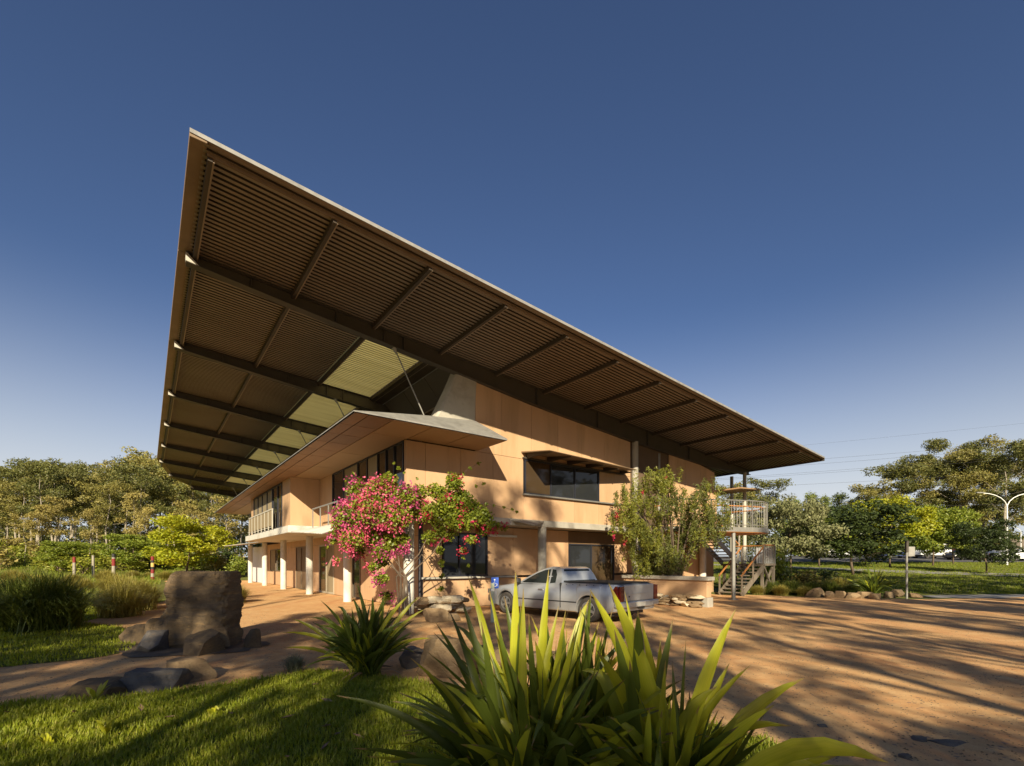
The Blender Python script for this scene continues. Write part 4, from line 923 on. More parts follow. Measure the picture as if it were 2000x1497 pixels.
for s in (1, -1):
    b = MB(); b.prism([(-.0, .58), (.13, .60), (.17, .72), (.16, .92), (.08, .995), (0, .995)], 'y', 0, .001); 
    pts = [(-2.50, .60), (-2.40, .60), (-2.36, .72), (-2.37, .90), (-2.43, .985), (-2.50, .99)]
    b = MB(); b.prism(pts, 'y', s * .90, s * .935); b.box((-2.57, s * .725, .60), (-2.50, s * .90, .985)); b.build('tail_light', M['red_lens'], ute, bevel=.006)
    b = MB(); b.box((-2.60, s * .58, .44), (-2.40, s * .93, .585)); b.build('bumper_end', M['ute_silver'], ute, bevel=.02)
    b = MB(); b.box((.0, s * .934, .80), (.18, s * .955, .835)); b.build('door_handle', M['rim'], ute, bevel=.006)
    for x in (1.02, -.18): b = MB(); b.box((x - .004, s * .925, .34), (x + .004, s * .9385, .95)); b.build('door_seam', M['plastic_black'], ute)
    b = MB(); b.box((-.655, s * .88, .34), (-.63, s * .9375, 1.03)); b.build('tray_gap', M['plastic_black'], ute)
    b = MB(); b.box((-1.2, s * .93, .50), (1.2, s * .942, .53)); b.build('side_moulding', M['plastic_black'], ute)
    for k in range(7): b = MB(); x = -.85 - k * .23; b.tube([(x, s * .915, .99), (x, s * .925, .99)], .012, 8); b.build('tonneau_button', M['plastic_black'], ute)
b = MB(); b.box((-2.60, -.57, .42), (-2.52, .57, .585)); b.build('rear_bumper', M['ute_silver'], ute, bevel=.02)
b = MB(); b.box((-2.612, -.22, .45), (-2.603, .22, .565)); b.build('number_plate', M['plate_white'], ute)
b = MB(); b.box((-2.66, -.04, .38), (-2.5, .04, .43)); b.tube([(-2.68, 0, .40), (-2.68, 0, .46)], .028, 8); b.build('tow_bar', M['plastic_black'], ute)
# cars in the car park
WAGON = dict(L=4.7, W=1.8, sill=.22, wr=.32, axles=(1.4, -1.35), top=[(-2.35, .86), (-2.3, .93), (.7, .92), (1.2, .93), (2.0, .82), (2.35, .58)],
             cab=[(1.25, .92), (.45, 1.40), (.0, 1.47), (-1.3, 1.45), (-1.9, 1.40), (-2.28, .93)], side_windows=[[(.95, .97), (.36, 1.34), (-.2, 1.39), (-.25, .97)], [(-.32, .97), (-.28, 1.39), (-1.15, 1.37), (-1.2, .97)], [(-1.28, .97), (-1.22, 1.37), (-1.8, 1.33), (-2.05, .97)]], ws=(0, 1), rw=(5, 4))
FWD = dict(L=4.7, W=1.85, sill=.38, wr=.38, axles=(1.42, -1.38), wt=.82, top=[(-2.35, 1.08), (-2.3, 1.12), (.7, 1.12), (1.1, 1.14), (2.1, 1.06), (2.35, .9)],
           cab=[(1.05, 1.12), (.62, 1.80), (.3, 1.88), (-1.6, 1.90), (-2.2, 1.86), (-2.32, 1.12)], side_windows=[[(.86, 1.17), (.52, 1.74), (-.15, 1.76), (-.2, 1.17)], [(-.28, 1.17), (-.24, 1.76), (-1.05, 1.76), (-1.1, 1.17)], [(-1.18, 1.17), (-1.14, 1.76), (-2.05, 1.75), (-2.15, 1.17)]], ws=(0, 1), rw=(5, 4))
SEDAN = dict(L=4.6, W=1.78, sill=.22, wr=.31, axles=(1.38, -1.3), top=[(-2.3, .80), (-2.2, .95), (-1.5, .96), (.7, .92), (1.2, .91), (2.0, .80), (2.3, .56)],
             cab=[(1.25, .91), (.4, 1.36), (.0, 1.42), (-.75, 1.40), (-1.6, .96)], side_windows=[[(.95, .96), (.34, 1.29), (-.15, 1.35), (-.2, .96)], [(-.27, .96), (-.22, 1.35), (-.68, 1.33), (-1.2, .97)]], ws=(0, 1), rw=(4, 3))
VAN = dict(L=4.9, W=1.9, sill=.32, wr=.34, axles=(1.6, -1.4), wt=.88, top=[(-2.45, 1.1), (-2.4, 1.15), (1.5, 1.1), (2.1, 1.0), (2.45, .7)],
           cab=[(2.0, 1.02), (1.35, 1.85), (1.0, 2.0), (-2.0, 2.02), (-2.38, 1.95), (-2.43, 1.1)], side_windows=[[(1.8, 1.15), (1.3, 1.75), (.5, 1.78), (.5, 1.15)]], ws=(0, 1), rw=(5, 4))
for (px, Y, rz, spc, mt, lb, cat) in [
        (1818, 64, PI + .12, FWD, 'car_white', 'white four-wheel drive parked beyond the right lawn', 'car'),
        (1886, 60, PI + .1, WAGON, 'car_dark', 'dark station wagon parked right of the white four-wheel drive', 'car'),
        (1990, 58, PI + .08, SEDAN, 'car_white', 'white sedan at the right edge of the photo by the street lamp', 'car'),
        (1748, 65, .05, SEDAN, 'car_blue', 'dark blue sedan half hidden behind the grey box sign', 'car'),
        (1845, 70, PI / 2 + .2, SEDAN, 'car_red', 'dark red sedan peeking out behind the white four-wheel drive', 'car'),
        (1932, 64, PI / 2, SEDAN, 'car_silver', 'silver sedan behind the small dark tree', 'car'),
        (1638, 66, PI, VAN, 'car_white', 'white van seen under the dark leaning tree', 'van'),
        (1606, 70, PI, SEDAN, 'car_white', 'white sedan far behind the grey-green round tree', 'car'),
        (1700, 70, PI / 2, SEDAN, 'car_dark', 'black car in the shade behind the yellow-green tree', 'car')]:
    x = (px - 1000) / F_PX * Y; car('parked_car' if cat == 'car' else 'parked_van', lb, cat, (x, Y, terrain(x, Y) + .04), rz, spc, M[mt], 'cars in the far car park')
# ------------------------------------------------------------------ vegetation
leafmat('leaf_euc', (0.166, 0.163, 0.042), (0.228, 0.209, 0.055), .22, .5, .25, c3=(0.298, 0.232, 0.066))
leafmat('leaf_euc_dark', (0.088, 0.101, 0.029), (0.131, 0.139, 0.036), .2, .5, .25, c3=(0.193, 0.163, 0.044))
leafmat('leaf_dark', (0.034, 0.050, 0.014), (0.052, 0.072, 0.018), .2, .45, .4)
leafmat('leaf_yellow', (0.225, 0.270, 0.012), (0.300, 0.311, 0.020), .3, .5, .4, c3=(0.390, 0.351, 0.030))
leafmat('leaf_mid', (0.131, 0.178, 0.022), (0.175, 0.217, 0.028), .25, .5, .4, c3=(0.263, 0.264, 0.039))
leafmat('leaf_grey', (0.13, 0.145, 0.06), (0.17, 0.175, 0.075), .2, .6, .5, c3=(0.24, 0.23, 0.11))
leafmat('leaf_pine', (0.096, 0.132, 0.028), (0.131, 0.163, 0.033), .15, .6, .3, c3=(0.193, 0.194, 0.044))
leafmat('leaf_shrub', (0.175, 0.209, 0.022), (0.245, 0.256, 0.033), .25, .5, .4, c3=(0.350, 0.310, 0.055))
leafmat('leaf_olive', (0.228, 0.194, 0.055), (0.280, 0.232, 0.066), .2, .6, .4, c3=(0.350, 0.279, 0.088))
surf('bark_white', (0.310, 0.273, 0.217), (0.248, 0.211, 0.161), 4, .85, .2, 12, c3=(0.149, 0.118, 0.087), s3=1.5)
surf('bark_brown', (0.13, 0.095, 0.065), (0.09, 0.065, 0.045), 5, .9, .4, 14)
surf('bark_dark', (0.055, 0.042, 0.032), (0.04, 0.03, 0.024), 5, .9, .4, 14)
def cards(cen, rg, ln, wd, droop=0.0, up=0.0):
    """diamond leaves at the points cen; droop turns their long axis down"""
    n = len(cen); a = rg.normal(size=(n, 3)); a[:, 2] = a[:, 2] * (1 - min(1, droop)) * .8 - droop * 1.6 + up
    a /= np.linalg.norm(a, axis=1, keepdims=True) + 1e-9
    q = rg.normal(size=(n, 3)); bb = np.cross(a, q); bb /= np.linalg.norm(bb, axis=1, keepdims=True) + 1e-9
    L = (ln * rg.uniform(.6, 1.3, n))[:, None]; Wd = (wd * rg.uniform(.6, 1.3, n))[:, None]
    v = np.stack([cen - a * L / 2, cen + bb * Wd / 2, cen + a * L / 2, cen - bb * Wd / 2], 1).reshape(-1, 3)
    return v, np.arange(4 * n).reshape(-1, 4)
def fill(clumps, rg, per, shell=.5):
    out = []
    for c, rad in clumps:
        rad = np.asarray(rad if hasattr(rad, '__len__') else (rad, rad, rad * .7)); n = max(4, int(per * rad[0] * rad[1]))
        d = rg.normal(size=(n, 3)); d /= np.linalg.norm(d, axis=1, keepdims=True); s = rg.uniform(shell ** 2, 1, n) ** .5
        out.append(np.asarray(c) + d * s[:, None] * rad + rg.normal(size=(n, 3)) * .08 * rad)
    return np.concatenate(out)
def mk_tree(H, spread, start, nl, seed, per, ln, wd, leaf, bark, r0, kind='euc', clump=1.0, lean=0.0, droop=0.0, shell=.45):
    """returns (trunk mesh, crown mesh)"""
    rg = np.random.default_rng(seed); tb = MB(); clumps = []
    wob = rg.normal(size=(6, 2)) * H * .012
    tp = [Vector((lean * H * t + wob[k][0], wob[k][1], H * t * .92)) for k, t in enumerate((0, .2, .4, .6, .8, 1.0))]; tp[0] = Vector((0, 0, -.3))
    tb.tube(tp, [r0, r0 * .85, r0 * .68, r0 * .5, r0 * .32, r0 * .12], 8)
    def along_t(t):
        f = t * 5; i = min(4, int(f)); return tp[i].lerp(tp[i + 1], f - i)
    for k in range(nl):
        t = start + (1 - start) * (k + rg.uniform(.1, .9)) / nl; base = along_t(min(.97, t)); az = k * 2.4 + rg.uniform(-.5, .5)
        if kind == 'euc': reach = spread * (1.15 - .55 * abs(t - .62) / .5) * rg.uniform(.6, 1.1); rise = reach * rg.uniform(.45, 1.1)
        elif kind == 'round': reach = spread * math.sqrt(max(.12, 1 - ((t - (start + .42 * (1 - start))) / (1.05 - start)) ** 2 * 1.6)) * rg.uniform(.75, 1.05); rise = reach * rg.uniform(.05, .5)
        else: reach = spread * (1.05 - t) / (1.05 - start) * rg.uniform(.8, 1.1); rise = reach * rg.uniform(-.05, .3)
        d = Vector((math.cos(az), math.sin(az), 0)); tip = base + d * reach + Vector((0, 0, rise)); mid = base.lerp(tip, .5) + Vector((0, 0, -reach * .06)) + Vector(rg.normal(size=3) * reach * .06)
        rb = r0 * .34 * (1.1 - t); tb.tube([base, mid, tip], [rb, rb * .65, rb * .2], 5)
        cr = clump * rg.uniform(.75, 1.25); clumps.append((tip, (cr, cr, cr * .62)))
        for j in range(3 if kind != 'pine' else 2):
            f = rg.uniform(.45, .9); p = base.lerp(tip, f) ; dd = Vector((rg.normal(), rg.normal(), rg.uniform(.1, .8))).normalized() * reach * rg.uniform(.3, .5); e = p + dd
            tb.tube([p, e], [rb * .4, rb * .12], 4); c2 = clump * rg.uniform(.55, .95); clumps.append((e, (c2, c2, c2 * .6)))
    clumps.append((tp[-1], (clump * .8, clump * .8, clump * .7)))
    cen = fill(clumps, rg, per, shell); v, f = cards(cen, rg, ln, wd, droop)
    tm = bpy.data.meshes.new('trunk'); tm.from_pydata(tb.v, [], tb.f); tm.update(); tm.polygons.foreach_set('use_smooth', [True] * len(tm.polygons)); tm.materials.append(M[bark])
    return tm, mesh_np('crown', v, f, M[leaf])
def put_tree(name, meshes, loc, scale, rz, label, group, cat='tree'):
    rt = empty(name, loc, rz, label, cat, group); rt.scale = (scale, scale, scale) if not hasattr(scale, '__len__') else scale
    link('trunk', meshes[0], None, rt); link('crown', meshes[1], None, rt); return rt
def place(name, meshes, Hm, px, top, Y, label, group, rz=None, wide=1.0, cat='tree', base=None):
    """tree on the terrain at distance Y whose top reaches the photographed height"""
    x = (px - 1000) / F_PX * Y; z0 = terrain(x, Y) if base is None else base
    s = (H_EYE + (HOR - top) / F_PX * Y - z0) / Hm
    return put_tree(name, meshes, (x, Y, z0), (s * wide, s * wide, s), random.uniform(0, 6.28) if rz is None else rz, label, group, cat)
EUC = [mk_tree(15, 3.6, .38, 13, 100 + k, 95, .42, .16, 'leaf_euc' if k % 2 else 'leaf_euc_dark', 'bark_white', .2, 'euc', 1.25) for k in range(5)]
SAP = [mk_tree(9, 1.7, .35, 11, 120 + k, 130, .34, .12, 'leaf_olive', 'bark_white', .09, 'euc', .75) for k in range(2)]
RND = {n: mk_tree(5, 2.3, .24, 17, 140 + i, 330, .24, .12, m, 'bark_brown', .075, 'round', .8, lean) for i, (n, m, lean) in enumerate([('yellow', 'leaf_yellow', 0), ('mid', 'leaf_mid', 0), ('dark', 'leaf_dark', -.12), ('grey', 'leaf_grey', 0), ('mid2', 'leaf_mid', .05)])}
PINE = [mk_tree(12, 2.6, .15, 26, 160 + k, 70, .45, .12, 'leaf_pine', 'bark_brown', .2, 'pine', .85) for k in range(2)]
BIG = [mk_tree(20, 6.2, .28, 21, 170 + k, 105, .46, .18, 'leaf_euc_dark' if k else 'leaf_euc', 'bark_white', .34, 'euc', 1.9) for k in range(2)]
def mk_shrub(seed, leaf, per=260, ln=.2, wd=.09, n=9, R=1.0):
    rg = np.random.default_rng(seed); tb = MB(); cl = []
    for k in range(n):
        az = rg.uniform(0, 6.28); rr = R * rg.uniform(.15, .75); e = Vector((math.cos(az) * rr, math.sin(az) * rr, R * rg.uniform(.45, 1.25)))
        tb.tube([(0, 0, -.1), e * .5 + Vector((0, 0, .1)), e], [.05, .03, .01], 5); c = R * rg.uniform(.38, .6); cl.append((e, (c, c, c * .8)))
    cl += [((0, 0, R * .35), (R * .7, R * .7, R * .4))]
    v, f = cards(fill(cl, rg, per, .4), rg, ln, wd)
    tm = bpy.data.meshes.new('stems'); tm.from_pydata(tb.v, [], tb.f); tm.update(); tm.materials.append(M['bark_brown']); return tm, mesh_np('foliage', v, f, M[leaf])
SHR = [mk_shrub(200, 'leaf_shrub'), mk_shrub(201, 'leaf_mid'), mk_shrub(202, 'leaf_olive'), mk_shrub(203, 'leaf_dark')]
def put_shrub(k, px, Y, w, h, label, group, z=None):
    x = (px - 1000) / F_PX * Y; rt = empty('shrub', (x, Y, terrain(x, Y) if z is None else z), random.uniform(0, 6), label, 'shrub', group); rt.scale = (w, w, h)
    link('stems', SHR[k][0], None, rt); link('foliage', SHR[k][1], None, rt)
# --- wooded row on the left
def top_left(px): return interp([(-60, 960), (0, 935), (30, 915), (60, 893), (110, 905), (170, 912), (215, 905), (260, 898), (290, 893), (340, 902), (420, 905), (520, 915)], px)
rr = random.Random(11)
k = 0
for row, (Y0, dy) in enumerate(((66, 5), (78, 6), (92, 6))):
    for px in np.arange(-50 + row * 12, 500, 33 + row * 4):
        p = px + rr.uniform(-8, 8); tp_ = top_left(p) + rr.uniform(-4, 16) + (14 if row == 0 else 0) + (0 if rr.random() > .3 else 22)
        lab = ORD[int((px + 50) // (33 + row * 4))] + ' tall eucalypt from the left in the ' + ('front', 'middle', 'back')[row] + ' row of the left wood'
        place('eucalyptus_tree', EUC[k % 5], 15, p, tp_, Y0 + rr.uniform(-dy, dy), lab, 'eucalypts behind the meadow on the left', wide=rr.uniform(.8, 1.15)); k += 1
for i, (px, tp_, Y) in enumerate([(48, 1005, 54), (82, 985, 56), (116, 975, 57), (175, 995, 55), (262, 965, 57), (288, 990, 54), (365, 985, 58), (398, 1000, 55), (440, 975, 58), (470, 985, 62)]):
    place('eucalyptus_sapling', SAP[i % 2], 9, px, tp_, Y, ORD[i] + ' slender young eucalypt from the left before the wooded row', 'young eucalypts before the wooded row')
place('acacia_tree', RND['yellow'], 5, 368, 1022, 46, 'bright yellow-green loose tree beside the painted poles', None, wide=1.25)
place('acacia_tree', RND['mid'], 5, 262, 1048, 50, 'green bushy tree behind the banded pole', None, wide=1.5)
place('acacia_tree', RND['mid2'], 5, 132, 1062, 50, 'low green tree above the leftmost painted pole', None, wide=1.6)
for i in range(34):
    px = -20 + i * 15 + rr.uniform(-6, 6); Y = rr.uniform(47, 60); kk = rr.choice([0, 0, 1, 2, 1, 0])
    put_shrub(kk, px, Y, rr.uniform(1.2, 2.2), rr.uniform(.9, 1.7), ['yellow-green', 'mid-green', 'olive'][kk] + ' shrub, ' + ORD[i] + ' from the left in the hedge behind the painted poles', 'shrubs behind the painted poles')
put_shrub(3, 448, 56, 1.5, 1.7, 'dark round shrub next to the far end of the building', None)
# far wood closing the view
def far_wood(name, x0, x1, Y, h0, h1, seed, leaf, label, n=15000):
    rg = np.random.default_rng(seed); cl = []
    for q in range(230):
        x = rg.uniform(x0, x1); y = Y + rg.uniform(-6, 6); h = rg.uniform(.15, 1) * (h0 + (h1 - h0) * rg.uniform(0, 1)); c = rg.uniform(1.5, 3.2); cl.append(((x, y, terrain(x, y) + h), (c, c, c * .7)))
    v, f = cards(fill(cl, rg, n / 230 / 5.0, .3), rg, .6, .28); o = link(name, mesh_np(name, v, f, M[leaf])); tag(o, label, kind='stuff')
far_wood('far_wood', -130, -30, 104, 5, 11, 5, 'leaf_euc_dark', 'distant wood behind the left eucalypts', 60000)
far_wood('far_wood', 30, 150, 108, 6, 11, 6, 'leaf_euc_dark', 'distant wood behind the right car park', 50000)
# --- right side
GR = 'trees on the right lawn'
place('round_tree', RND['grey'], 5, 1545, 988, 33, 'round grey-green tree right of the stair', GR, 1.0, .95)
place('leaning_tree', RND['dark'], 5, 1668, 1002, 37, 'dark spreading tree with a leaning trunk on the right lawn', GR, .3, 1.5)
place('acacia_tree', RND['yellow'], 5, 1738, 988, 46, 'bright yellow-green tree behind the slim sign pole', GR, 2.0, 1.05)
place('acacia_tree', RND['mid'], 5, 1822, 994, 49, 'green tree in front of the white four-wheel drive', GR, 1.0, 1.0)
place('acacia_tree', RND['mid2'], 5, 1862, 1003, 52, 'green tree right of the white four-wheel drive', GR, 2.5, .95)
place('acacia_tree', RND['yellow'], 5, 1690, 995, 50, 'smaller yellow-green tree behind the dark spreading tree', GR, 4.0, .8)
place('small_tree', RND['dark'], 5, 1927, 1030, 38.5, 'small dark round tree beside the street lamp', GR, 4.4, 1.15)
place('acacia_tree', RND['mid'], 5, 1600, 1010, 48, 'green tree behind the grey-green round tree', GR, 3, 1.2)
for i, (px, tp_, Y) in enumerate([(1530, 985, 80), (1552, 968, 88), (1583, 955, 90), (1610, 962, 86), (1640, 955, 90), (1668, 966, 88), (1700, 962, 92)]):
    place('pine_tree', PINE[i % 2], 12, px, tp_, Y, ORD[i] + ' pine from the left in the row behind the car park', 'pines behind the car park', wide=1.15)
for i, (px, tp_, Y, kk, lb) in enumerate([(1488, 940, 62, 0, 'domed eucalypt behind the deck railing'), (1440, 950, 64, 3, 'eucalypt directly behind the slim roof posts'), (1705, 950, 84, 1, 'small-crowned eucalypt at the left of the big right-hand gums'), (1765, 915, 82, 2, 'left shoulder of the big gum group at right')]):
    place('eucalyptus_tree', EUC[kk], 15, px, tp_, Y, lb, None, wide=1.25)
for i, (px, tp_, Y, lb) in enumerate([(1812, 900, 84, 'large spreading gum, leftmost of the big three at right'), (1878, 892, 80, 'large spreading gum in the middle of the big three at right'), (1962, 884, 76, 'large dark gum at the right edge of the photo'), (2040, 900, 78, 'gum just beyond the right edge of the photo'), (1925, 915, 92, 'farther gum filling the gap between the big gums')]):
    place('gum_tree', BIG[(i + 1) % 2], 20, px, tp_, Y, lb, None, wide=.95)
for i in range(16):
    px = 1490 + i * 36 + rr.uniform(-8, 8); put_shrub(rr.choice([1, 2, 3]), px, rr.uniform(84, 90), 2.2, 2.2, ORD[i] + ' low shrub from the left along the back of the car park', 'shrubs behind the car park')
for (px, Y, kk, w, h, lb) in [(1512, 27, 1, 1.0, 1.5, 'leafy green shrub beside the stair landing'), (1490, 30, 3, 1.1, 1.5, 'dark shrub behind the stair landing'), (1540, 26.5, 3, .9, .8, 'dark low shrub right of the stair'), (1575, 26.5, 2, 1.2, .7, 'olive low shrub in the right bed'), (1610, 27.5, 3, 1.1, .75, 'dark clump of shrub left of the small strap plant')]:
    put_shrub(kk, px, Y, w, h, lb, None)
# slatted fence at the far right
fx, fy = (1985 - 1000) / F_PX * 74, 74.0
fn = empty('paling_fence', (fx, fy, terrain(fx, fy)), 0, 'pale paling fence at the far right edge', 'fence')
for k in range(26): b = MB(); b.box((-1 + k * .16, 0, 0), (-1 + k * .16 + .13, .03, 2.6 + .05 * (k % 2))); b.build('paling', M['timber_grey'], fn)

# --- tussocks and strap-leaf plants
leafmat('blade_green', (0.068, 0.098, 0.014), (0.096, 0.127, 0.020), .3, .5, 3, c3=(0.169, 0.161, 0.040))
leafmat('blade_light', (0.195, 0.189, 0.035), (0.255, 0.223, 0.050), .3, .5, 3, c3=(0.420, 0.324, 0.110))
leafmat('blade_blue', (0.16, 0.18, 0.12), (0.2, 0.21, 0.14), .25, .6, 3)
def tussock(name, seed, n, hgt, rad, wd, mat, base=.35, segs=5, droop=1.0):
    rg = np.random.default_rng(seed); az = rg.uniform(0, 2 * PI, n); out = rg.uniform(.05, 1, n) ** .7; L = hgt * rg.uniform(.65, 1.15, n); bx = rg.normal(size=(n, 2)) * base * rad * .5
    d = np.stack([np.cos(az), np.sin(az)], 1); sd = np.stack([-np.sin(az), np.cos(az)], 1); tw = rg.normal(size=n) * .35
    verts = np.zeros((n, segs + 1, 2, 3))
    for s in range(segs + 1):
        t = s / segs; r_ = out * rad * (t ** 1.1); z = L * (t * 1.35 - t * t * (.35 + .62 * droop * out))
        w = wd * (1 - t) ** .55 * .5 * rg.uniform(.9, 1.1)
        c = np.concatenate([bx + d * r_[:, None] + sd * (tw * t * t * rad * .5)[:, None], z[:, None]], 1)
        o = np.concatenate([sd * w, np.zeros((n, 1))], 1); verts[:, s, 0] = c - o; verts[:, s, 1] = c + o
    idx = np.arange(n * (segs + 1) * 2).reshape(n, segs + 1, 2)
    f = np.stack([idx[:, :-1, 0], idx[:, :-1, 1], idx[:, 1:, 1], idx[:, 1:, 0]], -1).reshape(-1, 4)
    return mesh_np(name, verts.reshape(-1, 3), f, M[mat])
def put_tussock(me, loc, s, label, group=None, rz=0):
    o = link('grass_tussock', me); o.location = loc; o.scale = s if hasattr(s, '__len__') else (s, s, s); o.rotation_euler = (0, 0, rz); tag(o, label, 'grass tussock', group); return o
TU = [tussock('grass_tussock', 300, 3400, 1.4, 1.2, .024, 'blade_green'), tussock('grass_tussock', 301, 2600, 1.1, 1.0, .02, 'blade_light'), tussock('grass_tussock', 302, 700, .32, .26, .006, 'blade_blue'), tussock('grass_tussock', 303, 1200, .9, .8, .022, 'blade_green', droop=1.2)]
x, y, _ = gpt(85, 1232); put_tussock(TU[0], (x, y, 0), (1.1, 1.1, 1.12), 'huge dark arching grass tussock at the left edge')
put_tussock(TU[0], (x - 1.6, y + .6, 0), 1.0, 'dark grass tussock cut off by the left edge of the photo', rz=2)
x, y, _ = gpt(232, 1205); put_tussock(TU[1], (x, y, 0), 1.0, 'light yellow-green grass tussock left of the standing stone')
put_tussock(TU[1], (x - 1.0, y + 2.0, 0), 1.05, 'pale tussock behind the two front tussocks', rz=1)
put_tussock(TU[1], (x - 2.6, y + 3.6, 0), 1.15, 'straw-coloured tussock farther back towards the poles', rz=3)
put_tussock(TU[1], (x + .6, y + 5.0, 0), .8, 'small pale tussock at the gravel edge behind the standing stone', rz=4)
x, y, _ = gpt(575, 1312); put_tussock(TU[2], (x, y, 0), 1.0, 'small pale blue-green grass tuft at the lawn corner')
for i, (px, Y, s, kk) in enumerate([(1505, 25.2, .9, 3), (1545, 24.6, 1.0, 3), (1585, 24.8, .9, 3), (1622, 24.5, 1.0, 3), (1660, 23.6, .8, 3), (1525, 24, .55, 1), (1570, 23.6, .5, 1), (1480, 24.6, .5, 1), (1640, 25.5, .9, 1)]):
    x = (px - 1000) / F_PX * Y; put_tussock(TU[kk], (x, Y, 0), s, (ORD[i] + ' green grass tussock from the stair in the right bed') if kk == 3 else (ORD[i - 5] + ' pale low tussock in the front of the right bed'), 'tussocks in the right bed', i)
for i in range(14):
    px = -10 + i * 30 + rr.uniform(-9, 9); Y = rr.uniform(24, 40); x = (px - 1000) / F_PX * Y
    if px > 250: Y = rr.uniform(44, 50); x = (px - 1000) / F_PX * Y
    put_tussock(TU[1], (x, Y, 0), rr.uniform(.7, 1.1), ORD[i] + ' straw-green tussock from the left in the meadow before the poles', 'meadow tussocks', i)
# strap-leaf plants: every large leaf is a part
def strapmat(name, c1, c2, tr=.4):
    m, t, out = nt(name)
    al = N(t, 'ShaderNodeAttribute', attribute_name='along'); ac = N(t, 'ShaderNodeAttribute', attribute_name='across'); oi = N(t, 'ShaderNodeObjectInfo')
    cmb = N(t, 'ShaderNodeCombineXYZ')
    for k, (src, mul) in enumerate(((al.outputs['Fac'], 1.2), (ac.outputs['Fac'], 9.0), (oi.outputs['Random'], 37.0))):
        mm = N(t, 'ShaderNodeMath', operation='MULTIPLY'); mm.inputs[1].default_value = mul; t.links.new(src, mm.inputs[0]); t.links.new(mm.outputs[0], cmb.inputs[k])
    nv_ = noise(t, cmb.outputs[0], 1.6, 4, .6)
    col = mixc(t, ramp(t, nv_, [(.36, (0, 0, 0)), (.64, (1, 1, 1))]), c1, c2)
    mr = N(t, 'ShaderNodeMapRange'); mr.inputs[3].default_value = .72; mr.inputs[4].default_value = 1.22; t.links.new(oi.outputs['Random'], mr.inputs[0])
    h = N(t, 'ShaderNodeHueSaturation'); t.links.new(mr.outputs[0], h.inputs['Value']); t.links.new(col, h.inputs['Color']); col = h.outputs[0]
    # dry brown tip, pale base
    ad = N(t, 'ShaderNodeMath', operation='MULTIPLY_ADD'); t.links.new(nv_, ad.inputs[0]); ad.inputs[1].default_value = .09; t.links.new(al.outputs['Fac'], ad.inputs[2])
    col = mixc(t, ramp(t, ad.outputs[0], [(1.0, (0, 0, 0)), (1.06, (1, 1, 1))]) if False else ramp(t, ad.outputs[0], [(.985, (0, 0, 0)), (1.0, (.7, .7, .7))]), col, (.22, .13, .06))
    b = N(t, 'ShaderNodeBsdfPrincipled'); t.links.new(col, b.inputs['Base Color']); b.inputs['Roughness'].default_value = .38; b.inputs['Specular IOR Level'].default_value = .5
    bp = N(t, 'ShaderNodeBump'); bp.inputs['Strength'].default_value = .35; bp.inputs['Distance'].default_value = .003; t.links.new(nv_, bp.inputs['Height']); t.links.new(bp.outputs[0], b.inputs['Normal'])
    tl = N(t, 'ShaderNodeBsdfTranslucent'); h2 = N(t, 'ShaderNodeHueSaturation'); h2.inputs['Hue'].default_value = .48; h2.inputs['Value'].default_value = 2.0; t.links.new(col, h2.inputs['Color']); t.links.new(h2.outputs[0], tl.inputs[0])
    mx = N(t, 'ShaderNodeMixShader'); mx.inputs[0].default_value = tr; t.links.new(b.outputs[0], mx.inputs[1]); t.links.new(tl.outputs[0], mx.inputs[2]); t.links.new(mx.outputs[0], out.inputs[0])
strapmat('strap_lime', (0.30, 0.32, 0.016), (0.38, 0.38, 0.028)); strapmat('strap_green', (0.075, 0.105, 0.013), (0.10, 0.13, 0.017), .3)  # lime paints leaves as sunlit, dark green paints them as shaded
surf('strap_dead', (0.30, 0.20, 0.11), (0.22, 0.14, 0.08), 6, .8)
def strap_leaf(root, base, tip, wd, mat, sag=.12, twist=0.0, org=(0, 0, 0), up=1.0):
    a = Vector(base); c = Vector(tip); L = (c - a).length
    ctrl = a.lerp(c, .5) + Vector((0, 0, L * sag * up)) ; ctrl.x = a.x + (c.x - a.x) * .38; ctrl.y = a.y + (c.y - a.y) * .38
    n = 9; vs_ = []; fs = []; kink = random.choice((0, 0, 0, .5, 1.1))
    for i in range(n + 1):
        t = i / n; p = a * (1 - t) ** 2 + ctrl * 2 * t * (1 - t) + c * t * t; tan = ((ctrl - a) * (1 - t) + (c - ctrl) * t).normalized()
        if kink and t > .62: p = p + Vector((0, 0, -L * kink * (t - .62) ** 1.5))
        side = tan.cross(Vector((math.cos(twist), math.sin(twist), .12))).normalized(); nor = side.cross(tan).normalized()
        w = wd * (.42 + 1.05 * math.sin(min(1, t * 1.05) * PI * .62) ** 1.2) * (1 - max(0, (t - .55) / .45) ** 1.7) * .62 + .001
        vs_ += [p - side * w + nor * w * .35, p, p + side * w + nor * w * .35]
    for i in range(n): fs += [(3 * i, 3 * i + 1, 3 * i + 4, 3 * i + 3), (3 * i + 1, 3 * i + 2, 3 * i + 5, 3 * i + 4)]
    b = MB(org); b.add([tuple(p) for p in vs_], fs); o = b.build('leaf', M[mat], root, smooth=True, sharp=60)
    al = o.data.attributes.new('along', 'FLOAT', 'POINT'); al.data.foreach_set('value', [i // 3 / n for i in range(3 * (n + 1))])
    ac = o.data.attributes.new('across', 'FLOAT', 'POINT'); ac.data.foreach_set('value', [float(i % 3) for i in range(3 * (n + 1))]); return o
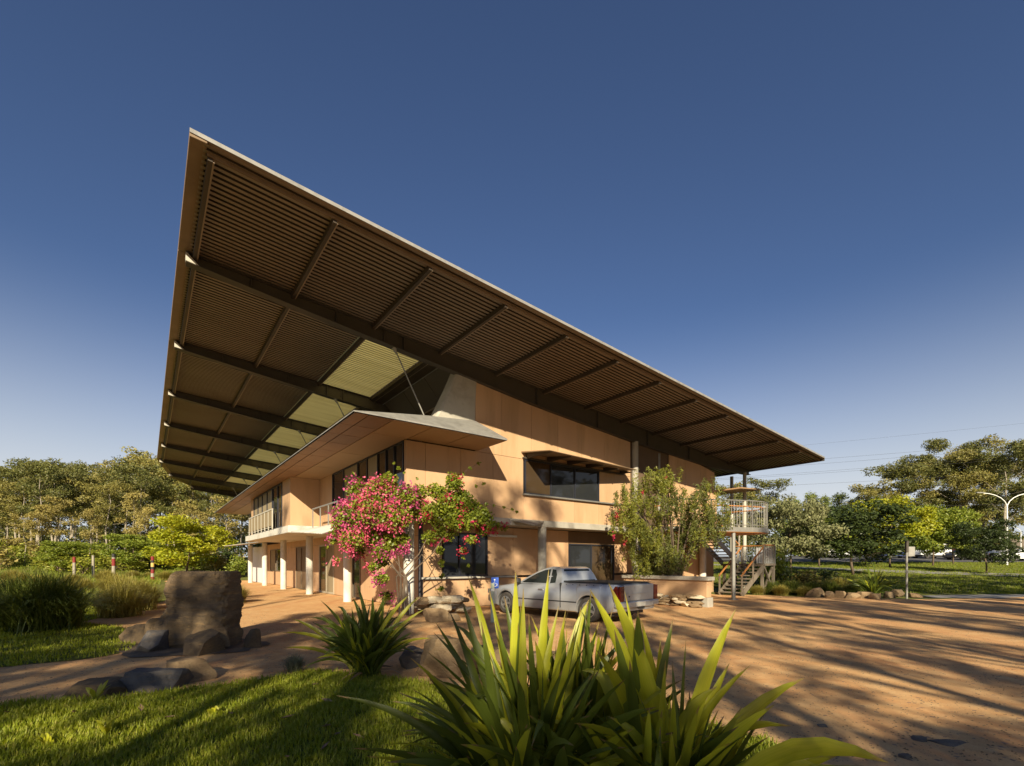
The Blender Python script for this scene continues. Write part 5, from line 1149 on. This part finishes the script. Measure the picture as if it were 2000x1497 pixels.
def strap_plant(label, base, tips, Yb, nrand, hr, seed, wd=.085, dark=(.3), limes=.5, group=None, spread=.8, tall=0, arch=.2):
    rt = empty('strap_leaf_plant', base, 0, label, 'plant', group); r = random.Random(seed)
    for (px, py, dY, w, mt) in tips:
        p = apt(px, py, Yb + dY); bs = (base[0] + r.uniform(-.14, .14), base[1] + r.uniform(-.12, .12), .02); d = math.hypot(p[0] - bs[0], p[1] - bs[1])
        strap_leaf(rt, bs, p, wd * w * .88, mt, .03 + arch * min(1.2, d), r.uniform(-.8, .8) + PI / 2, base)
    for k in range(nrand):
        az = r.uniform(0, 2 * PI); d = spread * r.uniform(.1, 1) ** .8; h = hr * r.uniform(.55, 1.0) * (1 - .45 * (d / spread) ** 2)
        bs = (base[0] + r.uniform(-.16, .16), base[1] + r.uniform(-.14, .14), .02); p = (base[0] + d * math.cos(az), base[1] + d * math.sin(az), h)
        strap_leaf(rt, bs, p, wd * r.uniform(.5, 1.0), 'strap_lime' if r.random() < limes else 'strap_green', .05 + .16 * d, r.uniform(0, PI), base)
    for k in range(tall):
        az = r.uniform(0, 2 * PI); d = spread * r.uniform(0, 1) ** .6; h = hr * r.uniform(.82, 1.22) * (1 - .38 * (d / spread) ** 2)
        bs = (base[0] + r.uniform(-.2, .2), base[1] + r.uniform(-.16, .16), .02); p = (base[0] + d * math.cos(az), base[1] + d * math.sin(az) * .8, h)
        strap_leaf(rt, bs, p, wd * r.uniform(.5, .85), 'strap_lime' if r.random() < limes else 'strap_green', .04 + .2 * d, r.uniform(0, PI), base)
    for k in range(4):
        az = r.uniform(0, 2 * PI); strap_leaf(rt, (base[0], base[1], .02), (base[0] + .75 * spread * math.cos(az), base[1] + .75 * spread * math.sin(az), .03), wd * .5, 'strap_dead', .25, r.uniform(0, 3), base)
    return rt
LM, GN = 'strap_lime', 'strap_green'
strap_plant('large foreground strap-leaf plant with bright lime leaf tips, left of the pair', (.12, 2.75, 0), [
    (1007, 1116, 0, 1.1, LM), (1072, 1112, .1, 1.0, LM), (1150, 1112, .25, 1.0, LM), (1022, 1150, -.1, .8, LM), (1105, 1192, -.1, .8, LM), (1085, 1160, .2, .9, LM), (1045, 1190, -.2, .9, LM), (985, 1165, .1, .9, GN), (955, 1150, .2, .8, LM),
    (915, 1127, .3, .9, LM), (900, 1167, .2, .8, GN), (888, 1165, .4, .9, GN), (878, 1194, .3, .8, GN), (850, 1215, .2, .8, GN), (850, 1268, .1, .9, GN), (845, 1319, .0, .9, GN), (766, 1324, .1, .8, GN), (657, 1359, -.1, .7, GN), (689, 1462, -.4, .8, GN), (800, 1400, -.3, .9, GN), (940, 1215, -.3, .8, GN), (970, 1235, .1, .9, LM), (1125, 1235, -.2, .8, LM)], 2.75, 130, 1.2, 21, .043, limes=.3, spread=.95, tall=130)
strap_plant('foreground strap-leaf plant with broad lime leaves reaching right', (.78, 2.55, 0), [
    (1152, 1152, .1, 1.15, LM), (1189, 1140, 0, 1.15, LM), (1220, 1155, .3, .7, LM), (1246, 1122, -.1, .8, GN), (1120, 1192, .2, .9, LM), (1252, 1210, .2, .8, LM), (1272, 1225, .1, .7, LM), (1315, 1207, .1, .8, GN), (1340, 1250, .1, .6, GN), (1437, 1190, .1, 1.1, LM), (1400, 1290, .0, .9, LM), (1425, 1295, .2, 1.0, LM),
    (1465, 1300, .2, .8, LM), (1570, 1325, .15, 1.25, LM), (1545, 1365, .0, 1.1, LM), (1475, 1405, -.1, 1.2, GN), (1640, 1474, -.25, 1.2, LM), (1690, 1497, -.45, 1.2, LM), (1500, 1440, -.2, .8, GN), (1385, 1330, -.2, .9, GN), (1200, 1230, -.2, .9, GN), (1165, 1270, -.25, .9, LM), (1300, 1290, -.15, .9, LM), (1230, 1290, -.2, .8, GN), (1290, 1250, .2, .8, LM)], 2.55, 100, 1.05, 22, .054, limes=.5, spread=.9, tall=75)
strap_plant('dark strap-leaf plant between the two bright foreground ones', (.42, 2.98, 0), [(1135, 1205, 0, .9, GN), (1100, 1215, -.1, .9, GN), (1170, 1215, .1, .9, LM), (1060, 1235, 0, .9, GN)], 2.98, 60, 1.25, 25, .042, limes=.45, spread=.7, tall=110)
strap_plant('strap-leaf plant at the bottom edge with two long leaves lying out to the right', (.52, 2.16, 0), [(1640, 1472, .06, 1.3, LM), (1735, 1490, .0, 1.3, LM), (1500, 1478, .1, .9, GN), (1430, 1450, .1, .9, LM), (1290, 1420, .1, .8, GN)], 2.16, 14, .6, 26, .062, limes=.4, spread=.5, arch=.42)
bx, by, _ = gpt(715, 1322)
strap_plant('dark strap-leaf plant in the middle between lawn and gravel', (bx, by, 0), [
    (696, 1135, 0, 1, GN), (654, 1142, .1, 1, GN), (626, 1173, 0, 1, GN), (603, 1187, .1, 1, GN), (568, 1208, -.1, 1, LM), (551, 1236, 0, 1, LM), (554, 1266, -.2, .9, LM), (689, 1149, .3, 1, GN), (727, 1147, .2, 1, GN), (752, 1163, 0, 1, GN), (801, 1161, 0, 1, LM), (822, 1163, .2, 1, LM), (832, 1189, 0, .9, LM), (845, 1247, -.1, .8, LM), (675, 1334, -.5, .8, LM), (610, 1215, -.2, 1, GN), (780, 1200, -.2, 1, GN), (640, 1200, -.3, 1, GN), (735, 1190, -.3, 1, GN), (700, 1180, -.3, 1, GN), (590, 1290, -.2, .8, GN)], by, 170, 1.1, 23, .038, limes=.12, spread=.75, tall=50)
sx, sy, _ = gpt(1705, 1166)
strap_plant('small strap-leaf plant among rocks by the right lawn', (sx, sy, 0), [(1690, 1092, 0, 1, GN), (1705, 1088, .2, 1, GN), (1738, 1122, 0, 1.2, LM), (1722, 1108, 0, 1.2, LM), (1745, 1140, -.2, 1, LM), (1665, 1120, 0, 1, GN), (1650, 1135, .2, 1, GN)], sy, 70, 1.4, 24, .055, limes=.15, spread=1.2)

# --- bougainvillea on the corner column
leafmat('bougain_leaf', (0.105, 0.149, 0.018), (0.165, 0.203, 0.020), .3, .45, 1.5, c3=(0.285, 0.284, 0.030))
leafmat('bract_pink', (0.56, 0.075, 0.20), (0.62, 0.10, 0.15), .3, .6, 1.6, c3=(0.68, 0.17, 0.26), tcol=(.75, .16, .25))
leafmat('bract_magenta', (0.50, 0.06, 0.26), (0.56, 0.09, 0.22), .3, .6, 1.6, c3=(0.62, 0.15, 0.22), tcol=(.7, .14, .3))
leafmat('bract_red', (0.48, 0.03, 0.05), (0.42, 0.02, 0.09), .25, .6, 1.2, tcol=(.6, .05, .1))
def bougainvillea():
    rg = np.random.default_rng(44); x0, y0, _ = W(UC - .25, VC - .25)
    rt = empty('bougainvillea', (x0, y0, 0), 0, 'pink flowering bougainvillea climbing the corner column', 'climbing plant')
    def at(px, py, dY=0): p = apt(px, py, y0 + dY); return (p[0] - x0, p[1] - y0, p[2])
    pink = [(720, 1000, .62), (680, 1010, .5), (745, 960, .5), (700, 960, .38), (770, 1010, .55), (735, 1050, .5), (690, 1055, .42), (790, 970, .42), (665, 1035, .3), (775, 1055, .42), (820, 1000, .42), (745, 1080, .3), (700, 1075, .25), (650, 1055, .15), (658, 1095, .1), (745, 1130, .25), (730, 1110, .2), (755, 1165, .2)]
    red = [(850, 1005, .45), (880, 985, .42), (905, 1020, .38), (870, 1040, .38), (930, 1015, .3), (945, 1035, .25), (965, 1028, .2), (985, 1032, .12), (900, 970, .3), (888, 945, .28), (850, 960, .3), (840, 1050, .28), (920, 1055, .18), (905, 1075, .12)]
    green = [(905, 985, .45), (925, 1000, .4), (890, 1010, .4), (945, 1010, .3), (870, 970, .35), (885, 935, .25), (820, 960, .25), (760, 940, .3), (700, 945, .2), (860, 1075, .14), (862, 1100, .12), (864, 1125, .11), (862, 1150, .1), (866, 1172, .12), (745, 1095, .25)]
    for i, (px, py) in enumerate([(905, 925), (918, 915), (935, 905), (950, 985), (965, 988), (985, 992), (1000, 996), (790, 925), (815, 935), (790, 955), (778, 915), (770, 905), (1010, 1000), (930, 950), (945, 945), (690, 925), (675, 940), (640, 1070), (905, 1090), (915, 1105)]): green.append((px, py, .05))
    cl = [(at(px, py, rg.uniform(-.9, .1)), (s, s, s * .8)) for px, py, s in pink]; c2 = [(at(px, py, rg.uniform(-.7, .3)), (s, s, s * .8)) for px, py, s in red]; c3 = [(at(px, py, rg.uniform(-.6, .2)), (s, s, s * .9)) for px, py, s in green]
    v, f = cards(fill(cl + c2 + c3, rg, 4200, .2), rg, .095, .07); link('foliage', mesh_np('foliage', v, f, M['bougain_leaf']), None, rt)
    def bracts(cls, n, mat):
        cen = []
        for c, s in cls:
            s0 = s[0]; m = max(2, int(n * s0 * s0))
            d = rg.normal(size=(m, 3)); d /= np.linalg.norm(d, axis=1, keepdims=True); d[:, 1] = -abs(d[:, 1]) * .9 + .2
            hub = np.asarray(c) + d * s0 * rg.uniform(.65, 1.1, (m, 1)); cen.append(np.repeat(hub, 24, 0) + rg.normal(size=(m * 24, 3)) * .07)
        v, f = cards(np.concatenate(cen), rg, .075, .065); link('flowers', mesh_np('flowers', v, f, M[mat]), None, rt)['kind'] = 'stuff'
    bracts(cl[::2], 115, 'bract_pink'); bracts(cl[1::2], 95, 'bract_magenta'); bracts(c2, 24, 'bract_red')
    tb = MB()
    for k in range(7):
        e = Vector(at(*[(720, 1050), (770, 1060), (850, 1020), (900, 1000), (690, 1040), (862, 1150), (745, 1150)][k])); tb.tube([(rg.uniform(-.15, .15), rg.uniform(-.3, -.1), 0), (rg.uniform(-.2, .2), -.3, 1.2), (e.x * .5, e.y * .5 - .2, 1.9), e], [.03, .025, .018, .006], 5)
    for pts in ([(862, 1040), (861, 1100), (866, 1175)], [(890, 950), (910, 920), (938, 903)], [(920, 980), (960, 986), (1002, 996)]):
        tb.tube([at(*p) for p in pts], .006, 4)
    tb.build('stems', M['bark_brown'], rt)
bougainvillea()
# --- weeping bottlebrush in the planter
leafmat('weep_leaf', (0.120, 0.144, 0.023), (0.168, 0.178, 0.027), .3, .5, .9, c3=(0.240, 0.218, 0.045))
leafmat('weep_leaf_dark', (0.078, 0.090, 0.024), (0.117, 0.126, 0.029), .25, .5, .9)
def weeping():
    rg = np.random.default_rng(55); x0, y0, _ = W(17.2, 11.7); rt = empty('weeping_tree', (x0, y0, .3), 0, 'weeping bottlebrush tree growing behind the planter wall', 'tree')
    def at(px, py, dY=0): p = apt(px, py, y0 + dY); return np.array((p[0] - x0, p[1] - y0, p[2] - .3))
    tb = MB(); light = []; dark = []
    heads = [(1275, 925, 1), (1255, 945, 1), (1300, 940, 1), (1232, 985, 1), (1270, 975, 1), (1290, 1000, 1), (1225, 1015, 1), (1250, 1020, 1), (1265, 1040, 1), (1240, 1050, 1), (1290, 1050, 0), (1310, 975, 0), (1335, 965, 0), (1345, 985, 0), (1372, 965, 0), (1330, 1010, 0), (1360, 1010, 0), (1385, 1005, 0), (1395, 990, 0), (1320, 1045, 0), (1345, 1040, 0), (1370, 1035, 0), (1300, 1070, 0), (1275, 1075, 1), (1330, 1075, 0), (1250, 1080, 1), (1315, 1095, 0), (1290, 1100, 0), (1300, 918, 1), (1405, 1012, 0), (1212, 1000, 1), (1380, 945, 0), (1222, 955, 1)]
    base = np.array((0, 0, 0.))
    for px, py, lt in heads:
        h = at(px, py, rg.uniform(-.9, .7)); mid = base * .4 + h * .6; mid[2] = max(.9, h[2] * .75); tb.tube([tuple(base), tuple(base * .7 + mid * .3 + (0, 0, .3)), tuple(mid), tuple(h)], [.045, .035, .02, .006], 5)
        for s in range(17):                               # hanging strands
            q = h + rg.normal(size=3) * (.24, .3, .12); ln = rg.uniform(.3, 1.0); m = int(48 * ln / .6); t = rg.uniform(0, 1, m)
            pts = q + np.stack([rg.normal(size=m) * .05 + t * rg.normal() * .12, rg.normal(size=m) * .05, -t * ln], 1); (light if rg.random() < (.8 if lt else .3) else dark).append(pts)
    for nm, pts in (('weep_leaf', light), ('weep_leaf_dark', dark)):
        v, f = cards(np.concatenate(pts), rg, .15, .036, droop=.5); link('crown', mesh_np('crown', v, f, M[nm]), None, rt)
    fl = np.concatenate([at(px, py, -.6) + rg.normal(size=(26, 3)) * (.03, .03, .07) for px, py in ((1203, 1005), (1207, 1012), (1198, 1048), (1255, 962), (1290, 950), (1220, 1062), (1301, 935), (1212, 1000))])
    v, f = cards(fl, rg, .06, .05); link('flowers', mesh_np('flowers', v, f, M['bract_red']), None, rt)['kind'] = 'stuff'
    tb.build('trunk', M['bark_brown'], rt, smooth=True)
weeping()
# --- little yellow-flowered plant by the stone pile
leafmat('tiny_yellow', (0.45, 0.38, 0.05), (0.5, 0.42, 0.06), .3, .6, 2)
rg_ = np.random.default_rng(66); x, y, _ = gpt(847, 1190); sp_ = empty('flowering_plant', (x, y, .4), 0, 'small yellow-flowered plant above the pale stones', 'plant')
v, f = cards(fill([((0, 0, .15), (.3, .2, .2)), ((-.2, 0, .2), (.2, .2, .2))], rg_, 1500), rg_, .05, .03); link('foliage', mesh_np('foliage', v, f, M['bougain_leaf']), None, sp_)
v, f = cards(fill([((0, 0, .3), (.3, .2, .15)), ((-.2, 0, .32), (.25, .2, .12))], rg_, 700), rg_, .04, .04); link('flowers', mesh_np('flowers', v, f, M['tiny_yellow']), None, sp_)['kind'] = 'stuff'

# ------------------------------------------------------------------ tall trees behind and beside the viewpoint (their shadows fall into the picture)
TAN_EL = math.tan(SUN_EL)
def shade_want(x, yg):
    """how much foliage shade the photograph shows where a shadow would reach the ground at (x, yg)"""
    if yg < 4.3: return 1.1 if x > -2.5 else .7
    if x < -14: return .6 if yg < 12 else 0.0
    if x < -10.3: return 1.0 if (yg < 9.2 or 10.4 < yg < 15.6) else .3
    if x < -6.6: return (1.1 if (yg < 9.4 or 10.3 < yg < 11.4) else .3) if yg < 11.6 else 0.0
    if x < -4.0:
        if yg < 6.1: return .28
        return 1.15 if yg < 16.0 else 0.0
    if x < -2.4:
        if yg < 7.3: return .2
        return 1.1 if yg < 16.2 else 0.0
    if x < -.3:
        if yg < 5.2: return 1.0
        if yg < 6.6: return .35
        if yg < 8.0: return .7
        if yg < 11.0: return .5
        if yg < 17.5: return .34
        return .72 if yg < 27.0 and x > -1.9 else (.15 if yg < 21 else 0.0)
    if x < 2.3:
        if yg < 4.9: return 1.0
        if yg < 6.6: return 0.0 if x < 2.0 else .2
        if yg < 11.0: return .5
        if yg < 17.0: return .5
        return .72 if yg < (28.0 if x < 1.4 else 24.0) else 0.0
    if x < 4.5:
        if yg < 8: return .62
        return .42 if yg < 24.0 else 0.0
    if x < 11: return (.62 if yg < 8.5 else .42) if yg < 22.5 else 0.0
    if x < 16.2 and 22.5 < yg < 29: return .3
    if 17.0 < x < 18.8 and 20.5 < yg < 29: return .15
    if yg < 21.5: return .45
    if yg < 23.8: return .3
    return .92 if yg < 37 else (.3 if yg < 40 else 0.0)
from mathutils import noise as mnoise
def keep(rg, x, yg):
    d = shade_want(x, yg)
    if d <= 0: return False
    n = mnoise.noise(Vector((x * 1.9, yg * .2, 3.3))) * 1.15 + mnoise.noise(Vector((x * .45, yg * .09, 9.1))) * .7
    return rg.random() < d + n * (1.3 * min(1.0, d / .45) if d < .8 else .4)
leafmat('shade_leaf', (0.07, 0.085, 0.03), (0.095, 0.105, 0.036), .2, .5, .4)
def shade_tree(xc, yc, wx, wy, z0, z1, seed, cand, label, rad=(.24, .58), per=260):
    rg = np.random.default_rng(seed); tb = MB(); cl = []; top = 0
    for k in range(cand):
        x = xc + rg.uniform(-wx, wx); y = yc + rg.uniform(-wy, wy); z = rg.uniform(z0, z1); yg = y + z / TAN_EL; xg = x - .0205 * (yg - y)
        if keep(rg, xg, yg): cl.append(((x - xc, y - yc, z), rg.uniform(*rad))); top = max(top, z)
    if not cl: return
    tb.tube([(0, 0, -.3), (.1, .05, top * .3), (-.05, .1, top * .6), (.05, 0, top * .97)], [.2, .17, .12, .03], 8)
    for (c, r_) in cl[::2]:
        zb = max(1.5, c[2] - math.hypot(c[0], c[1]) * .9 - .4); tb.tube([(0, 0, zb), (c[0] * .55, c[1] * .55, (zb + c[2]) / 2 + .1), c], [.05, .03, .012], 4)
    v, f = cards(fill([(c, (r_, r_, r_ * .75)) for c, r_ in cl], rg, per, .15), rg, .24, .085)
    rt = empty('gum_tree', (xc, yc, 0), 0, label, 'tree', 'gums behind the viewpoint'); tb.build('trunk', M['bark_white'], rt, smooth=True); link('crown', mesh_np('crown', v, f, M['shade_leaf']), None, rt)
for i, xc in enumerate(np.arange(-15, 15.1, 3.0)):
    shade_tree(xc, -13.0 + 1.5 * (-1) ** i, 1.75, 1.4, 6.2, 20, 400 + i, 430, ORD[i] + ' gum tree from the left in the row behind the viewpoint')
for i, (xc, yc) in enumerate([(18, 6), (22.5, 9), (27, 11), (32, 13), (37, 16), (42, 18), (48, 20), (19, -8), (23, -8), (27.5, -6)]):
    shade_tree(xc, yc, 2.4, 1.8, 3.2 if yc > 0 else 6, 13.5, 430 + i, 330, ORD[i] + ' gum tree of the group outside the right edge')

# ------------------------------------------------------------------ grass on the lawns
leafmat('grass_blade', (0.19, 0.24, 0.016), (0.25, 0.28, 0.022), .35, .5, 1.3, c3=(0.33, 0.31, 0.06))
leafmat('grass_far', (0.125, 0.175, 0.014), (0.17, 0.21, 0.02), .3, .6, .3, c3=(0.25, 0.24, 0.04))
def in_poly(px, py, poly):
    c = np.zeros(len(px), bool); n = len(poly)
    for i in range(n):
        (x0, y0), (x1, y1) = poly[i], poly[(i + 1) % n]
        if y0 == y1: continue
        k = ((y0 > py) != (y1 > py)) & (px < (x1 - x0) * (py - y0) / (y1 - y0) + x0); c ^= k
    return c
def grass(name, poly, box, n, hgt, wd, seed, mat, label, z0=.01, ter=False, fade=None):
    rg = np.random.default_rng(seed); x = rg.uniform(box[0], box[2], n); y = box[1] + (box[3] - box[1]) * rg.uniform(0, 1, n) ** (fade or 1.0)
    # tufted: pull towards random centres
    k = rg.integers(0, n // 14, n); tx = rg.uniform(box[0], box[2], n // 14 + 1); ty = box[1] + (box[3] - box[1]) * rg.uniform(0, 1, n // 14 + 1) ** (fade or 1.0); m = rg.random(n) < .6
    x = np.where(m, tx[k] + rg.normal(size=n) * hgt * .7, x); y = np.where(m, ty[k] + rg.normal(size=n) * hgt * .7, y)
    ok = in_poly(x + rg.normal(size=n) * .05, y + rg.normal(size=n) * .05, poly); x, y, m = x[ok], y[ok], m[ok]; n = len(x)
    az = rg.uniform(0, 2 * PI, n); h = hgt * rg.uniform(.35, 1.0, n) * np.where(m, 1.15, .8); ln = rg.uniform(.2, .9, n) * h; w = wd * rg.uniform(.6, 1.2, n) * .5
    z = np.full(n, z0) if not ter else np.array([terrain(a, c) for a, c in zip(x, y)]) + z0
    d = np.stack([np.cos(az), np.sin(az), np.zeros(n)], 1); s = np.stack([-np.sin(az), np.cos(az), np.zeros(n)], 1); p = np.stack([x, y, z], 1); up = np.array((0, 0, 1.))
    mid = p + d * (ln * .35)[:, None] + up * (h * .62)[:, None]; tip = p + d * ln[:, None] + up * h[:, None]
    v = np.stack([p - s * w[:, None], p + s * w[:, None], mid + s * (w * .8)[:, None], mid - s * (w * .8)[:, None], tip], 1)
    i = np.arange(n)[:, None] * 5; f = np.concatenate([i + np.array([[0, 1, 2]]), i + np.array([[0, 2, 3]]), i + np.array([[3, 2, 4]])])
    o = link(name, mesh_np(name, v.reshape(-1, 3), f, M[mat])); tag(o, label, kind='stuff')
grass('lawn_grass', LAWN1, (-7.5, 3.2, 2.6, 7.5), 150000, .075, .010, 501, 'grass_blade', 'short tufted grass of the front lawn', fade=1.0)
grass('lawn_grass', LAWN2, (-20, 6.3, -6.8, 20), 90000, .085, .014, 502, 'grass_blade', 'short grass of the side lawn', fade=1.3)
grass('lawn_grass', [(12, 26), (16, 24.9), (60, 24.9), (70, 56), (12, 56)], (12, 24.9, 60, 55), 90000, .13, .035, 503, 'grass_far', 'mown grass of the right lawn', ter=True, fade=1.5, z0=.0)
grass('meadow_grass', [(-60, 20), (-16, 20), (-20, 27), (-32, 44), (-38, 58), (-90, 60)], (-80, 18, -12, 60), 60000, .4, .04, 504, 'grass_far', 'long meadow grass left of the gravel', ter=True, z0=.0)
# weeds and fallen leaves on the front lawn
wd_ = [(205, 1440, .16, 'broad-leaved weed in the lit lawn strip at lower left'), (185, 1370, .2, 'taller leafy weed behind it at the lawn edge'), (90, 1460, .12, 'small broad weed near the lower left corner'), (420, 1400, .1, 'small weed in the middle of the front lawn')]
for i, (px, py, h, lb) in enumerate(wd_):
    x, y, _ = gpt(px, py); rt = empty('weed', (x, y, .012), 0, lb, 'weed'); r = random.Random(i)
    for k in range(9):
        az = r.uniform(0, 6.28); d = h * r.uniform(.3, .9); strap_leaf(rt, (x, y, .01), (x + d * math.cos(az), y + d * math.sin(az), .01 + h * r.uniform(.5, 1.1)), .03, 'strap_lime', .1, r.uniform(0, 3), (x, y, .012))
surf('litter', (0.30, 0.19, 0.12), (0.22, 0.13, 0.08), 20, .8, vary=.25)
r = random.Random(9)
for i in range(14):
    px, py = [(14, 1393), (332, 1402), (275, 1385), (562, 1402), (640, 1418), (635, 1420), (660, 1435), (635, 1460), (145, 1392), (640, 1370), (615, 1338), (450, 1395), (700, 1440), (560, 1480)][i]
    x, y, _ = gpt(px, py, .05); L = r.uniform(.05, .09); b = MB(); b.add([(-L, 0, .0), (0, -L * .35, .012), (L, 0, .02), (0, L * .35, .012), (0, 0, -.004)], [(0, 1, 4), (1, 2, 4), (2, 3, 4), (3, 0, 4)])
    o = b.build('fallen_leaf', M['litter']); o.location = (x, y, .055); o.rotation_euler = (r.uniform(-.3, .3), r.uniform(-.3, .3), r.uniform(0, 6)); tag(o, 'dry brown leaf fallen on the front lawn', 'leaf', 'fallen leaves on the front lawn')

# loose stones and bark on the gravel
def scatter(name, n, box, size, seed, mat, label, flat=.6, z=.004):
    rg = np.random.default_rng(seed); x = rg.uniform(box[0], box[2], n); y = box[1] + (box[3] - box[1]) * rg.uniform(0, 1, n) ** 1.6
    ok = ~in_poly(x, y, LAWN1) & ~in_poly(x, y, LAWN2); x, y = x[ok], y[ok]; n = len(x)
    s = size * rg.uniform(.3, 1, n) ** 2 + size * .15; az = rg.uniform(0, 6.28, n); o8 = np.array([(1, 0, 0), (0, 1, 0), (-1, 0, 0), (0, -1, 0), (0, 0, 1.)])
    v = o8[None] * s[:, None, None] * np.array((1, .7, flat)) * rg.uniform(.7, 1.3, (n, 5, 1)); c, q = np.cos(az)[:, None], np.sin(az)[:, None]
    v = np.stack([v[..., 0] * c - v[..., 1] * q + x[:, None], v[..., 0] * q + v[..., 1] * c + y[:, None], v[..., 2] + z], -1)
    i = np.arange(n)[:, None] * 5; f = np.concatenate([i + np.array([[a, (a + 1) % 4, 4]]) for a in range(4)])
    o = link(name, mesh_np(name, v.reshape(-1, 3), f, M[mat])); tag(o, label, kind='stuff')
scatter('loose_gravel', 26000, (-9, 4.0, 16, 16), .014, 601, 'rock_tan', 'loose small stones scattered over the gravel')
scatter('leaf_litter', 5000, (-9, 4.0, 16, 18), .03, 602, 'litter', 'dry leaf litter scattered over the gravel', .12)
